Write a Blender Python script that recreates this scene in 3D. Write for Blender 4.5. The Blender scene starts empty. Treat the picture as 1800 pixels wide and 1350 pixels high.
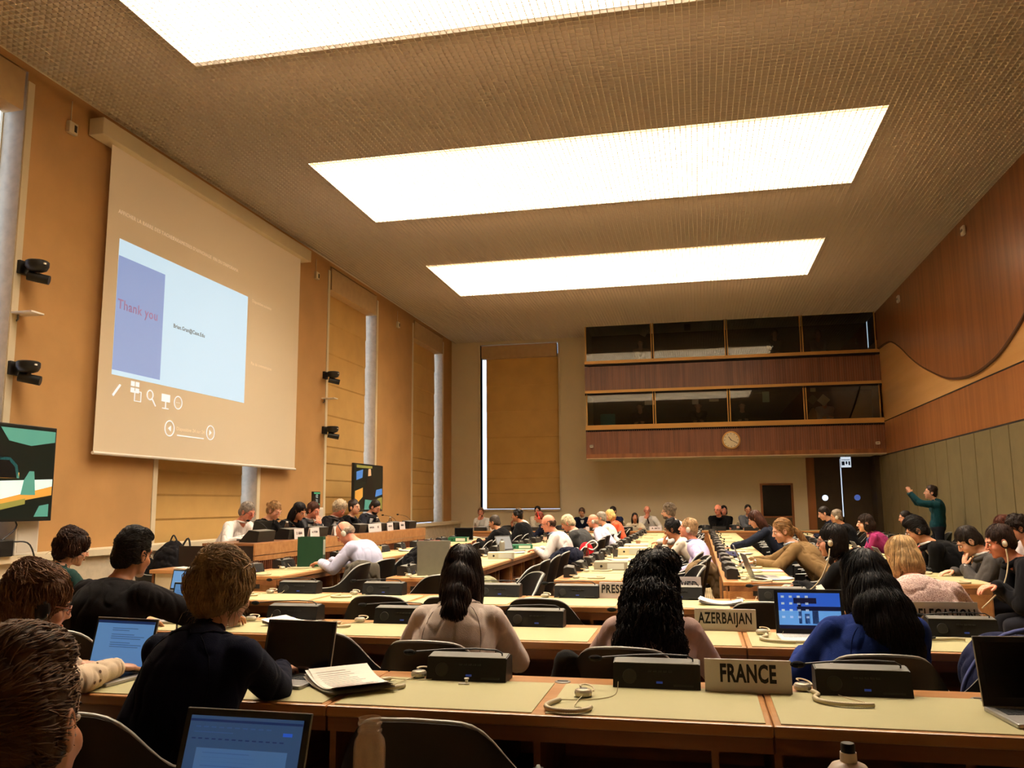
import bpy, bmesh, math, random
import numpy as np
from mathutils import Vector, Matrix, noise

random.seed(7)
rng = np.random.default_rng(5)
SC = bpy.context.scene
COL = SC.collection
PI = math.pi

# ---------------------------------------------------------------- camera, world, exposure
def setup_camera():
    F, YAW, PIT, ROL = 1473.49, 0.2151, 0.1419, -0.0078
    cy, sy, cp, sp = math.cos(YAW), math.sin(YAW), math.cos(PIT), math.sin(PIT)
    f = Vector((-sy * cp, cy * cp, sp))
    r = Vector((cy, sy, 0))
    u = r.cross(f)
    cr, sr = math.cos(ROL), math.sin(ROL)
    r, u = cr * r + sr * u, -sr * r + cr * u
    cam = bpy.data.cameras.new('camera')
    cam.sensor_width = 36
    cam.lens = F / 1800 * 36
    cam.clip_start = 0.05
    ob = bpy.data.objects.new('camera', cam)
    COL.objects.link(ob)
    m = Matrix((r, u, -f)).transposed().to_4x4()
    m.translation = Vector((0, 0, 1.4))
    ob.matrix_world = m
    SC.camera = ob

setup_camera()
SC.view_settings.view_transform = 'Standard'
SC.view_settings.look = 'None'
SC.view_settings.gamma = 1
SC.view_settings.use_curve_mapping = False
SC.view_settings.exposure = 0.0
LAMP = 31.0          # radiance of the ceiling diffusers
LAMP_COL = (1.0, 0.88, 0.72)
DAY = 2.2
w = bpy.data.worlds.new('world')
SC.world = w
w.use_nodes = True
w.node_tree.nodes['Background'].inputs[0].default_value = (0.62, 0.78, 1.0, 1)
w.node_tree.nodes['Background'].inputs[1].default_value = DAY
SC.cycles.max_bounces = 8
SC.cycles.diffuse_bounces = 5
SC.cycles.glossy_bounces = 3
SC.cycles.transparent_max_bounces = 12
SC.cycles.caustics_reflective = False
SC.cycles.caustics_refractive = False
SC.cycles.use_denoising = True
SC.cycles.sample_clamp_indirect = 4
SC.cycles.use_adaptive_sampling = True
SC.cycles.adaptive_threshold = 0.02

# ---------------------------------------------------------------- materials
def lin(c):
    out = []
    for v in c[:3]:
        v /= 255
        out.append(v / 12.92 if v <= 0.04045 else ((v + 0.055) / 1.055) ** 2.4)
    return (out[0], out[1], out[2], 1)

MATS = {}
def mat(name, rgb, rough=0.6, metal=0.0, spec=0.4, vary=0.0, vscale=8.0, bump=0.0, bscale=60.0, stretch=(1, 1, 1),
        emit=None, estr=0.0, rgb2=None, coat=0.0, sheen=0.0, transl=0.0, alpha=1.0, wave=None):
    if name in MATS:
        return MATS[name]
    m = bpy.data.materials.new(name)
    m.use_nodes = True
    nt = m.node_tree
    N, L = nt.nodes, nt.links
    b = N['Principled BSDF']
    b.inputs['Base Color'].default_value = lin(rgb)
    b.inputs['Roughness'].default_value = rough
    b.inputs['Metallic'].default_value = metal
    b.inputs['Specular IOR Level'].default_value = spec
    if coat:
        b.inputs['Coat Weight'].default_value = coat
        b.inputs['Coat Roughness'].default_value = 0.15
    if sheen:
        b.inputs['Sheen Weight'].default_value = sheen
    if emit is not None:
        b.inputs['Emission Color'].default_value = lin(emit)
        b.inputs['Emission Strength'].default_value = estr
    tc = None
    if vary or bump or wave:
        tc = N.new('ShaderNodeTexCoord')
        mp = N.new('ShaderNodeMapping')
        mp.inputs['Scale'].default_value = stretch
        L.new(tc.outputs['Object'], mp.inputs['Vector'])
    if vary:
        nz = N.new('ShaderNodeTexNoise')
        nz.inputs['Scale'].default_value = vscale
        nz.inputs['Detail'].default_value = 5
        L.new(mp.outputs[0], nz.inputs['Vector'])
        cr = N.new('ShaderNodeValToRGB')
        c1 = lin(rgb)
        c2 = lin(rgb2) if rgb2 else tuple(c * (1 - vary) for c in c1[:3]) + (1,)
        cr.color_ramp.elements[0].color = c2
        cr.color_ramp.elements[0].position = 0.35
        cr.color_ramp.elements[1].color = c1
        cr.color_ramp.elements[1].position = 0.62
        L.new(nz.outputs['Fac'], cr.inputs['Fac'])
        L.new(cr.outputs['Color'], b.inputs['Base Color'])
    if bump or wave:
        bn = N.new('ShaderNodeBump')
        bn.inputs['Strength'].default_value = 1.0
        bn.inputs['Distance'].default_value = bump if bump else wave[1]
        if wave:
            wv = N.new('ShaderNodeTexWave')
            wv.bands_direction = wave[2]
            wv.inputs['Scale'].default_value = wave[0]
            wv.inputs['Distortion'].default_value = 2.0
            L.new(mp.outputs[0], wv.inputs['Vector'])
            L.new(wv.outputs['Fac'], bn.inputs['Height'])
        else:
            n2 = N.new('ShaderNodeTexNoise')
            n2.inputs['Scale'].default_value = bscale
            n2.inputs['Detail'].default_value = 3
            L.new(mp.outputs[0], n2.inputs['Vector'])
            L.new(n2.outputs['Fac'], bn.inputs['Height'])
        L.new(bn.outputs['Normal'], b.inputs['Normal'])
    if transl:
        out = N['Material Output']
        tr = N.new('ShaderNodeBsdfTranslucent')
        tr.inputs['Color'].default_value = lin(rgb)
        mx = N.new('ShaderNodeMixShader')
        mx.inputs[0].default_value = transl
        L.new(b.outputs[0], mx.inputs[1]); L.new(tr.outputs[0], mx.inputs[2])
        L.new(mx.outputs[0], out.inputs['Surface'])
    MATS[name] = m
    return m

def wood(name, c1, c2, axis='z', rough=0.35, scale=1.0, coat=0.15):
    s = [14 * scale, 14 * scale, 14 * scale]
    s['xyz'.index(axis)] = 0.7 * scale
    return mat(name, c1, rough=rough, vary=0.4, vscale=1.6, rgb2=c2, stretch=tuple(s), coat=coat, bump=0.0006, bscale=3.0)

def glass_mat(name, tint=(1, 1, 1), refl=0.12, rough=0.0):
    m = bpy.data.materials.new(name)
    m.use_nodes = True
    nt = m.node_tree
    N, L = nt.nodes, nt.links
    N.remove(N['Principled BSDF'])
    t = N.new('ShaderNodeBsdfTransparent'); t.inputs['Color'].default_value = (*tint, 1)
    g = N.new('ShaderNodeBsdfGlossy'); g.inputs['Roughness'].default_value = rough
    fr = N.new('ShaderNodeFresnel'); fr.inputs['IOR'].default_value = 1.5
    ma = N.new('ShaderNodeMath'); ma.operation = 'MULTIPLY'; ma.inputs[1].default_value = refl / 0.04
    ma.use_clamp = True
    mx = N.new('ShaderNodeMixShader')
    L.new(fr.outputs[0], ma.inputs[0]); L.new(ma.outputs[0], mx.inputs[0])
    L.new(t.outputs[0], mx.inputs[1]); L.new(g.outputs[0], mx.inputs[2])
    L.new(mx.outputs[0], N['Material Output'].inputs['Surface'])
    MATS[name] = m
    return m

# ---------------------------------------------------------------- mesh building
def rotm(ax, a):
    return Matrix.Rotation(a, 3, ax)

class MB:
    def __init__(s):
        s.v, s.f, s.m = [], [], []
    def add(s, vs, fs, mi=0, M=None):
        o = len(s.v)
        if M is not None:
            vs = [tuple(M @ Vector(p)) for p in vs]
        s.v.extend(tuple(p) for p in vs)
        s.f.extend(tuple(i + o for i in q) for q in fs)
        s.m.extend([mi] * len(fs))
        return s
    def box(s, x0, x1, y0, y1, z0, z1, mi=0, M=None):
        vs = [(x0, y0, z0), (x1, y0, z0), (x1, y1, z0), (x0, y1, z0), (x0, y0, z1), (x1, y0, z1), (x1, y1, z1), (x0, y1, z1)]
        return s.add(vs, [(0, 3, 2, 1), (4, 5, 6, 7), (0, 1, 5, 4), (1, 2, 6, 5), (2, 3, 7, 6), (3, 0, 4, 7)], mi, M)
    def bbox(s, x0, x1, y0, y1, z0, z1, b=0.004, mi=0, M=None):   # box with chamfered edges
        bm = bmesh.new()
        bmesh.ops.create_cube(bm, size=1)
        for v in bm.verts:
            v.co = Vector(((x0 + x1) / 2 + v.co.x * (x1 - x0), (y0 + y1) / 2 + v.co.y * (y1 - y0), (z0 + z1) / 2 + v.co.z * (z1 - z0)))
        bmesh.ops.bevel(bm, geom=bm.edges[:], offset=b, segments=2, affect='EDGES', profile=0.5)
        vs = [tuple(v.co) for v in bm.verts]
        fs = [tuple(v.index for v in f.verts) for f in bm.faces]
        bm.free()
        return s.add(vs, fs, mi, M)
    def prism(s, poly, h0, h1, axis='z', mi=0, M=None):   # polygon extruded along an axis
        n = len(poly)
        def P(a, b, h):
            return {'z': (a, b, h), 'y': (a, h, b), 'x': (h, a, b)}[axis]
        vs = [P(a, b, h0) for a, b in poly] + [P(a, b, h1) for a, b in poly]
        fs = [tuple(range(n)), tuple(range(2 * n - 1, n - 1, -1))] + [(i, i + n, (i + 1) % n + n, (i + 1) % n) for i in range(n)]
        return s.add(vs, fs, mi, M)
    def tube(s, path, r, n=8, mi=0, M=None, closed=False, caps=True, flat=1.0):
        path = [Vector(p) for p in path]
        k = len(path)
        rs = r if isinstance(r, (list, tuple)) else [r] * k
        vs, fs = [], []
        prev = None
        for i, p in enumerate(path):
            if closed:
                d = path[(i + 1) % k] - path[i - 1]
            else:
                d = path[min(i + 1, k - 1)] - path[max(i - 1, 0)]
            if d.length < 1e-9:
                d = Vector((0, 0, 1))
            d.normalize()
            if prev is None:
                a = Vector((0, 0, 1)) if abs(d.z) < 0.9 else Vector((1, 0, 0))
                x = d.cross(a).normalized()
            else:
                x = (prev - d * prev.dot(d))
                x = x.normalized() if x.length > 1e-6 else d.orthogonal().normalized()
            prev = x
            y = d.cross(x)
            for j in range(n):
                t = 2 * PI * j / n
                vs.append(p + x * (math.cos(t) * rs[i]) + y * (math.sin(t) * rs[i] * flat))
        m = k if closed else k - 1
        for i in range(m):
            for j in range(n):
                a, b = i * n + j, i * n + (j + 1) % n
                c, e = ((i + 1) % k) * n + (j + 1) % n, ((i + 1) % k) * n + j
                fs.append((a, b, c, e))
        if caps and not closed:
            fs.append(tuple(range(n - 1, -1, -1)))
            fs.append(tuple(range((k - 1) * n, k * n)))
        return s.add(vs, fs, mi, M)
    def lathe(s, prof, n=20, mi=0, M=None, c=(0, 0)):     # prof: (r, z)
        vs, fs = [], []
        for r, z in prof:
            for j in range(n):
                t = 2 * PI * j / n
                vs.append((c[0] + r * math.cos(t), c[1] + r * math.sin(t), z))
        for i in range(len(prof) - 1):
            for j in range(n):
                fs.append((i * n + j, i * n + (j + 1) % n, (i + 1) * n + (j + 1) % n, (i + 1) * n + j))
        fs.append(tuple(range(n - 1, -1, -1)))
        k = (len(prof) - 1) * n
        fs.append(tuple(range(k, k + n)))
        return s.add(vs, fs, mi, M)
    def ell(s, c, r, R=None, n=14, k=9, mi=0):
        c = Vector(c)
        vs, fs = [], []
        for i in range(k + 1):
            p = PI * i / k
            for j in range(n):
                t = 2 * PI * j / n
                q = Vector((r[0] * math.sin(p) * math.cos(t), r[1] * math.sin(p) * math.sin(t), r[2] * math.cos(p)))
                if R is not None:
                    q = R @ q
                vs.append(c + q)
        for i in range(k):
            for j in range(n):
                fs.append((i * n + j, (i + 1) * n + j, (i + 1) * n + (j + 1) % n, i * n + (j + 1) % n))
        return s.add(vs, fs, mi)
    def cap(s, a, b, ra, rb, n=12, mi=0):                 # tapered capsule
        a, b = Vector(a), Vector(b)
        d = b - a
        L = d.length or 1e-6
        d = d / L
        path, rr = [], []
        for t in (-1, -0.8, -0.45, 0):
            path.append(a + d * (ra * t)); rr.append(max(ra * math.sqrt(max(0, 1 - t * t)), ra * 0.08))
        for t in (0, 0.45, 0.8, 1):
            path.append(b + d * (rb * t)); rr.append(max(rb * math.sqrt(max(0, 1 - t * t)), rb * 0.08))
        return s.tube(path, rr, n, mi)
    def mesh(s, name):
        me = bpy.data.meshes.new(name)
        me.from_pydata(s.v, [], s.f)
        return me
    def build(s, name, mats, parent=None, smooth=False, label=None, kind=None, angle=None):
        me = s.mesh(name)
        if not isinstance(mats, (list, tuple)):
            mats = [mats]
        for m in mats:
            me.materials.append(m)
        if len(mats) > 1:
            me.polygons.foreach_set('material_index', s.m)
        if smooth:
            me.polygons.foreach_set('use_smooth', [True] * len(me.polygons))
            if angle:
                try:
                    me.set_sharp_from_angle(angle=math.radians(angle))
                except Exception:
                    pass
        me.update()
        o = bpy.data.objects.new(name, me)
        COL.objects.link(o)
        if parent is not None:
            o.parent = parent
        if label: o['label'] = label
        if kind: o['kind'] = kind
        return o

def tag(o, label=None, cat=None, group=None, kind=None):
    if label: o['label'] = label
    if cat: o['category'] = cat
    if group: o['group'] = group
    if kind: o['kind'] = kind
    return o

def thing(name, label, cat, loc=(0, 0, 0), rz=0.0, group=None, kind=None):
    o = bpy.data.objects.new(name, None)
    o.empty_display_size = 0.05
    COL.objects.link(o)
    o.location = loc
    o.rotation_euler = (0, 0, rz)
    return tag(o, label, cat, group, kind)

def kids(o):
    return KIDS.get(o, None) or [c for c in o.children]
KIDS = {}
def dup(root, loc, rz=0.0, label=None, group=None):
    def cp(o, parent):
        c = o.copy()
        COL.objects.link(c)
        if parent is not None:
            c.parent = parent
        for ch in KIDS[o]:
            cp_ch = cp(ch, c)
        return c
    def index(o):
        if o not in KIDS:
            KIDS[o] = list(o.children)
            for ch in KIDS[o]:
                index(ch)
    index(root)
    r = cp(root, None)
    r.location = loc
    r.rotation_euler = (0, 0, rz)
    if label: r['label'] = label
    if group: r['group'] = group
    return r

USED = set()
def place(proto, loc, rz=0.0, label=None, group=None):
    """the first call moves the prototype itself, later ones copy it"""
    if proto not in USED:
        USED.add(proto)
        proto.location = loc
        proto.rotation_euler = (0, 0, rz)
        if label: proto['label'] = label
        if group: proto['group'] = group
        return proto
    return dup(proto, loc, rz, label, group)

def text(name, body, size, m, parent, loc, rot, extrude=0.0005, bold=0.0, align='CENTER', sx=1.0):
    cu = bpy.data.curves.new(name, 'FONT')
    cu.body = body
    cu.size = size
    cu.align_x = align
    cu.align_y = 'CENTER'
    cu.extrude = extrude
    cu.offset = bold
    cu.space_character = 1.08
    cu.resolution_u = 3
    t = bpy.data.objects.new(name, cu)
    TMP.collection.objects.link(t)
    dg = bench_depsgraph()
    me = bpy.data.meshes.new_from_object(t.evaluated_get(dg))
    TMP.collection.objects.unlink(t)
    bpy.data.objects.remove(t)
    me.materials.clear()
    me.materials.append(m)
    o = bpy.data.objects.new(name, me)
    COL.objects.link(o)
    o.parent = parent
    o.location = loc
    o.rotation_euler = rot
    o.scale = (sx, 1, 1)
    return o

TMP = bpy.data.scenes.new('workbench')
def bench_depsgraph():
    with bpy.context.temp_override(scene=TMP, view_layer=TMP.view_layers[0]):
        dg = bpy.context.evaluated_depsgraph_get()
        dg.update()
    return dg
def remesh(mb, name, voxel, mats, parent, smooth=4, label=None, extra=None, jitter=0.0, jscale=9.0, fac=0.5, jz=0.6):
    """fuse the overlapping solids of mb into ONE continuous skin"""
    me = mb.mesh(name)
    o = bpy.data.objects.new('tmp', me)
    TMP.collection.objects.link(o)
    md = o.modifiers.new('r', 'REMESH'); md.mode = 'VOXEL'; md.voxel_size = voxel; md.use_smooth_shade = True
    if smooth:
        sm = o.modifiers.new('s', 'SMOOTH'); sm.factor = fac; sm.iterations = smooth
    dg = bench_depsgraph()
    out = bpy.data.meshes.new_from_object(o.evaluated_get(dg))
    TMP.collection.objects.unlink(o)
    bpy.data.objects.remove(o)
    bpy.data.meshes.remove(me)
    n = len(out.vertices)
    if jitter:
        co = np.empty(n * 3); out.vertices.foreach_get('co', co); co = co.reshape(-1, 3)
        no = np.empty(n * 3); out.vertices.foreach_get('normal', no); no = no.reshape(-1, 3)
        a = np.array([noise.noise(Vector((p[0] * jscale, p[1] * jscale, p[2] * jscale * jz))) for p in co])
        b = np.abs(np.array([noise.noise(Vector((p[0] * jscale * 1.3 + 7, p[1] * jscale * 1.3, (p[2] + p[0] * 0.5) * jscale * jz + 3))) for p in co]))
        co += no * ((a * 0.5 - np.exp(-(b / 0.10) ** 2) * 0.75 + 0.15) * jitter)[:, None]
        out.vertices.foreach_set('co', co.ravel())
    if extra is not None and extra.v:
        vs = np.empty(n * 3); out.vertices.foreach_get('co', vs)
        V = [tuple(p) for p in vs.reshape(-1, 3)]
        Fc = [tuple(p.vertices) for p in out.polygons]
        V += extra.v
        Fc += [tuple(i + n for i in q) for q in extra.f]
        new = bpy.data.meshes.new(name)
        new.from_pydata(V, [], Fc)
        bpy.data.meshes.remove(out)
        out = new
    out.name = name
    out.materials.clear()
    out.materials.append(mats)
    out.polygons.foreach_set('use_smooth', [True] * len(out.polygons))
    out.update()
    ob = bpy.data.objects.new(name, out)
    COL.objects.link(ob)
    ob.parent = parent
    if label: ob['label'] = label
    return ob
# ================================================================ ROOM
XL, XR, YB, YF, H = -6.904, 4.534, 23.317, 21.915, 6.069
Y0 = -3.2
M_wallL = mat('orange_wall_fabric', (178, 136, 86), rough=0.9, vary=0.12, vscale=1.5, bump=0.0008, bscale=220)
M_cream = mat('cream_plaster', (214, 200, 170), rough=0.8, vary=0.06, vscale=2)
M_back = mat('back_wall_paint', (218, 204, 172), rough=0.85, vary=0.05, vscale=1.2)
M_reveal = mat('reveal_stone', (196, 182, 158), rough=0.7, vary=0.15, vscale=12)
M_grid = mat('grid_tan', (214, 204, 188), rough=0.55, spec=0.3)
M_plenum = mat('plenum_brown', (62, 50, 40), rough=0.9)
M_veneer = wood('veneer_dark', (138, 88, 52), (112, 68, 38), 'z', rough=0.3, scale=0.35)
M_veneer2 = wood('veneer_band', (158, 104, 62), (134, 84, 48), 'z', rough=0.32, scale=0.35)
M_maple = wood('maple_panel', (208, 162, 104), (196, 148, 88), 'y', rough=0.35, scale=0.2)
M_green = mat('olive_upholstery', (102, 90, 58), rough=0.85, vary=0.12, vscale=3, bump=0.0008, bscale=300)
M_dark = mat('trim_and_shade_dark', (26, 18, 12), rough=0.9)  # dark brown for trims, slots, backing and the painted rail shade
M_rib = wood('rib_wood', (122, 76, 52), (98, 58, 40), 'z', rough=0.4, scale=0.6)
M_brass = mat('gold_rail', (196, 150, 84), rough=0.35, metal=0.3)
M_door = mat('dark_door_leaf', (54, 42, 26), rough=0.5, vary=0.2, vscale=5)
M_white = mat('white_plastic', (228, 222, 210), rough=0.45)
M_black = mat('black_plastic', (18, 17, 16), rough=0.45)
M_day = mat('daylight_pane', (220, 235, 255), emit=(190, 215, 255), estr=DAY)
M_carpet = None

def carpet_material():
    m = bpy.data.materials.new('patterned_carpet'); m.use_nodes = True
    N, L = m.node_tree.nodes, m.node_tree.links
    b = N['Principled BSDF']; b.inputs['Roughness'].default_value = 0.95
    tc = N.new('ShaderNodeTexCoord')
    # hound-tooth like steps: two checkers of different size
    c1 = N.new('ShaderNodeTexChecker'); c1.inputs['Scale'].default_value = 22
    c2 = N.new('ShaderNodeTexChecker'); c2.inputs['Scale'].default_value = 44
    mp = N.new('ShaderNodeMapping'); mp.inputs['Location'].default_value = (0.011, 0.0, 0); mp.inputs['Scale'].default_value = (1, 0.5, 1)
    L.new(tc.outputs['Object'], c1.inputs['Vector']); L.new(tc.outputs['Object'], mp.inputs['Vector']); L.new(mp.outputs[0], c2.inputs['Vector'])
    mul = N.new('ShaderNodeMath'); mul.operation = 'MULTIPLY'
    L.new(c1.outputs['Fac'], mul.inputs[0]); L.new(c2.outputs['Fac'], mul.inputs[1])
    nz = N.new('ShaderNodeTexNoise'); nz.inputs['Scale'].default_value = 300
    cr = N.new('ShaderNodeMix'); cr.data_type = 'RGBA'
    cr.inputs['A'].default_value = lin((222, 198, 150)); cr.inputs['B'].default_value = lin((96, 66, 38))
    L.new(mul.outputs[0], cr.inputs['Factor'])
    L.new(cr.outputs['Result'], b.inputs['Base Color'])
    bp = N.new('ShaderNodeBump'); bp.inputs['Distance'].default_value = 0.002
    L.new(nz.outputs['Fac'], bp.inputs['Height']); L.new(bp.outputs[0], b.inputs['Normal'])
    return m
M_carpet = carpet_material()

o = MB().box(XL - 0.6, XR + 0.3, Y0 - 0.3, YB + 0.3, -0.2, 0).build('floor', M_carpet); tag(o, kind='structure')

# ceiling: plenum above, egg-crate lattice below
cl = thing('ceiling', None, None, kind='structure')
MB().box(XL - 0.6, XR + 0.3, Y0 - 0.3, YB + 0.3, H + 0.75, H + 0.9).build('slab', M_plenum, cl)
GX0, GX1, CELL, GD, GT = -6.763, XR - 0.02, 0.07, 0.04, 0.007
g = MB()
nx = int((GX1 - GX0) / CELL)
for i in range(nx + 1):
    x = GX0 + i * CELL
    g.box(x - GT / 2, x + GT / 2, Y0, YB, H, H + GD)
ny = int((YB - Y0) / CELL)
for j in range(ny + 1):
    y = Y0 + j * CELL
    g.box(GX0, GX1, y - GT / 2, y + GT / 2, H + 0.0005, H + GD - 0.0005)
g.box(GX0 - 0.012, GX0 - 0.004, Y0, YB, H - 0.01, H + GD + 0.02)
g.build('lattice', M_grid, cl, kind='stuff')

M_lamp = bpy.data.materials.new('luminous_diffuser'); M_lamp.use_nodes = True
_n = M_lamp.node_tree.nodes; _b = _n['Principled BSDF']
_b.inputs['Base Color'].default_value = (0.8, 0.8, 0.8, 1)
_b.inputs['Emission Color'].default_value = (*LAMP_COL, 1)
_b.inputs['Emission Strength'].default_value = LAMP
M_lampside = mat('lamp_housing_cream', (226, 206, 170), rough=0.5)
LX0, LX1, LY0, LW, LP = -5.075, 2.40, 4.977, 2.48, 5.206
lamp_labels = ['long white ceiling light nearest, cut off by the top of the picture',
               'long white ceiling light in the middle of the three, over the desks',
               'long white ceiling light farthest back, before the glazed booths']
for k in range(3):
    y0 = LY0 + k * LP; y1 = y0 + LW
    t = thing('ceiling_light', lamp_labels[k], 'light', ((LX0 + LX1) / 2, (y0 + y1) / 2, H + GD), group='ceiling light panels')
    hw, hl = (LX1 - LX0) / 2, LW / 2
    MB().box(-hw, hw, -hl, hl, 0.16, 0.17).build('diffuser', M_lamp, t)
    for nm, bx in (('side_panel', (-hw - 0.01, -hw, -hl, hl)), ('side_panel', (hw, hw + 0.01, -hl, hl)), ('side_panel', (-hw, hw, -hl - 0.01, -hl)), ('side_panel', (-hw, hw, hl, hl + 0.01))):
        MB().box(*bx, 0.002, 0.18).build(nm, M_lampside, t)

# ---- left wall with deep windows behind blinds
WIN = [(4.72, 7.2), (9.78, 12.35), (14.9, 17.38), (19.9, 22.42)]
wl = thing('wall_left', None, None, kind='structure')
ys = [Y0] + [v for p in WIN for v in p] + [YB]
for i in range(0, len(ys), 2):
    MB().box(XL - 0.3, XL, ys[i], ys[i + 1], 0, H + 0.75).build('pier', M_wallL, wl)
for y0, y1 in WIN:
    MB().box(XL - 0.3, XL, y0, y1, H, H + 0.75).box(XL - 0.3, XL, y0, y1, 0, 0.9).build('spandrel', M_wallL, wl)
    m = MB()
    for yy, s in ((y0, -1), (y1, 1)):                        # cream strips beside each recess
        m.box(XL, XL + 0.012, yy + (s * 0.0 if s > 0 else -0.09), yy + (0.09 if s > 0 else 0), 0.9, H - 0.1)
    m.build('trim_strip', M_cream, wl)
M_blind = mat('roman_blind_cloth', (206, 166, 100), rough=0.9, transl=0.15, vary=0.1, vscale=2.5, bump=0.001, bscale=160)
M_pelmet = mat('pelmet_cloth', (190, 160, 118), rough=0.9, vary=0.08)
win_names = ['window_1', 'window_2', 'window_3', 'window_4']
for (y0, y1), nm in zip(WIN, win_names):
    t = thing(nm, None, None, (XL, 0, 0), kind='structure')
    MB().box(-0.30, -0.001, y0, y0 + 0.005, 0.9, H).box(-0.30, -0.001, y1 - 0.006, y1, 0.9, H).box(-0.3, 0.02, y0, y1, 0.88, 0.9).build('reveal', M_reveal, t)
    MB().box(-0.31, -0.30, y0, y1, 0.9, H).build('pane', M_day, t)
    MB().box(-0.30, -0.27, y0, y0 + 0.05, 0.9, H).box(-0.30, -0.27, y1 - 0.02, y1, 0.9, H).build('window_frame', M_cream, t)
for i, (y0, y1) in enumerate(WIN):
    t = thing('roman_blind', ['tan roman blind behind the near wall television', 'tan roman blind half hidden behind the projection screen',
              'tall tan roman blind partly behind the far wall television', 'tall tan roman blind nearest the far left corner'][i], 'blind', (XL, 0, 0.9), group='roman blinds')
    yb1 = y1 - 0.45 if i != 1 else y1 - 0.42
    yb1 = y1 - 0.13
    MB().box(-0.22, 0.02, y0 + 0.05, y1 - 0.06, H - 0.9 - 0.47, H - 0.93).build('pelmet', M_pelmet, t)
    z = 0.03 if i == 3 else -0.02
    k = 0
    while z < H - 1.4:
        h = 0.33 if z < 1.4 else 0.62
        z1 = min(z + h, H - 1.35)
        MB().add([(-0.205, y0 + 0.02, z), (-0.205, yb1, z), (-0.19, yb1, z + 0.03), (-0.19, y0 + 0.02, z + 0.03),
                  (-0.205, y0 + 0.02, z1 + 0.02), (-0.205, yb1, z1 + 0.02)],
                 [(0, 1, 2, 3), (3, 2, 5, 4), (0, 4, 5, 1), (0, 3, 4), (1, 5, 2)]).build('cloth_fold', M_blind, t)
        z = z1; k += 1
# stone ledge with radiator cover below the windows
ld = thing('trim_1', None, None, kind='structure')
MB().box(XL, XL + 0.32, 4.0, YB, 0.86, 0.93).build('ledge', M_cream, ld)
MB().box(XL, XL + 0.27, 4.0, YB, 0.0, 0.86).build('ledge_front', M_reveal, ld)

# ---- back wall
BW0, BW1 = -6.03, -3.75
wb = thing('wall_back', None, None, kind='structure')
MB().box(XL, BW0, YB, YB + 0.25, 0, H + 0.75).box(BW1, 2.81, YB, YB + 0.25, 0, H + 0.75).box(BW0, BW1, YB, YB + 0.25, 0, 1.25).box(
    BW0, BW1, YB, YB + 0.25, 5.98, H + 0.75).box(2.81, XR, YB, YB + 0.25, 2.56, H + 0.75).build('plaster', M_back, wb)
MB().box(BW0 - 0.1, BW0 - 0.04, YB - 0.02, YB, 1.2, 5.99).box(BW1 + 0.02, BW1 + 0.06, YB - 0.02, YB, 1.2, 5.99).build('edge_strip', M_cream, wb)
t = thing('window_5', None, None, (0, YB, 0), kind='structure')
MB().box(BW0, BW1, 0.24, 0.25, 1.2, 5.98).build('pane', M_day, t)
MB().box(BW0 - 0.005, BW0, 0, 0.25, 1.25, 5.98).box(BW1, BW1 + 0.005, 0, 0.25, 1.25, 5.98).box(BW0, BW1, -0.05, 0.25, 1.2, 1.25).build('reveal', M_reveal, t)
t = thing('roman_blind', 'wide brown roman blind on the plain back wall', 'blind', (0, YB, 1.25), group='roman blinds')
MB().box(BW0 + 0.03, BW1 - 0.03, -0.03, 0.16, 4.32, 4.7).build('pelmet', M_pelmet, t)
z = 0.01
while z < 4.4:
    h = 0.42 if z < 1.2 else 0.75
    z1 = min(z + h, 4.4)
    xa, xb = BW0 + 0.14, BW1 - 0.002
    MB().add([(xa, 0.15, z), (xb, 0.15, z), (xb, 0.138, z + 0.03), (xa, 0.138, z + 0.03), (xa, 0.15, z1 + 0.02), (xb, 0.15, z1 + 0.02)],
             [(0, 1, 2, 3), (3, 2, 5, 4), (0, 4, 5, 1), (0, 3, 4), (1, 5, 2)]).build('cloth_fold', M_blind, t)
    z = z1

# ---- projecting interpreter booths (two glazed storeys)
BX0, BX1 = -2.81, XR
bal = thing('wall_booths', None, None, kind='structure')
MB().box(BX0, BX1, YF + 0.02, YB, 2.66, 2.72).box(BX0, BX1, YF + 0.1, YB, 4.28, 4.34).build('booth_floor', M_dark, bal)
MB().box(BX0, BX0 + 0.05, YF + 0.05, YB, 2.6, H).build('end_wall', M_back, bal)
M_booth = mat('booth_interior', (44, 42, 38), rough=0.9)
MB().box(BX0 + 0.05, BX1, YB - 0.05, YB - 0.01, 2.7, H + 0.4).box(BX0 + 0.05, BX1, YF + 0.05, YB, H + 0.06, H + 0.1).build('booth_lining', M_booth, bal)
for k, (z0, z1, lab) in enumerate(((2.66, 3.28, 'a'), (4.32, 4.98, 'b'))):
    MB().box(BX0, BX1, YF + 0.015, YF + 0.06, z0, z1).build('front_board', M_rib, bal)
    m = MB()
    x = BX0 + 0.02
    while x < BX1 - 0.02:
        m.box(x, x + 0.028, YF, YF + 0.016, z0, z1)
        x += 0.056
    m.build('rib', M_rib, bal, kind='stuff')
MB().box(BX0, BX1, YF - 0.01, YF + 0.07, 2.56, 2.665).build('bottom_rail', M_veneer, bal)
MB().box(BX0, BX1, YF, YB, 2.54, 2.57).build('soffit', M_back, bal)
for z0, z1 in ((3.30, 3.42), (4.27, 4.34), (5.05, 5.13)):
    MB().box(BX0, BX1, YF - 0.02, YF + 0.08, z0, z1).build('gold_rail', M_brass, bal)
    MB().box(BX0, BX1, YF + 0.0, YF + 0.06, z0 - 0.05, z0 - 0.001).build('painted_shadow_strip', M_dark, bal)  # dark strip painted in for the shade under the rail
M_glass = glass_mat('booth_glass', (0.62, 0.64, 0.62), 0.09)
xs = [BX0 + 0.02, -1.01, 0.87, 2.72, BX1 - 0.04]
wn = 6
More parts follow.
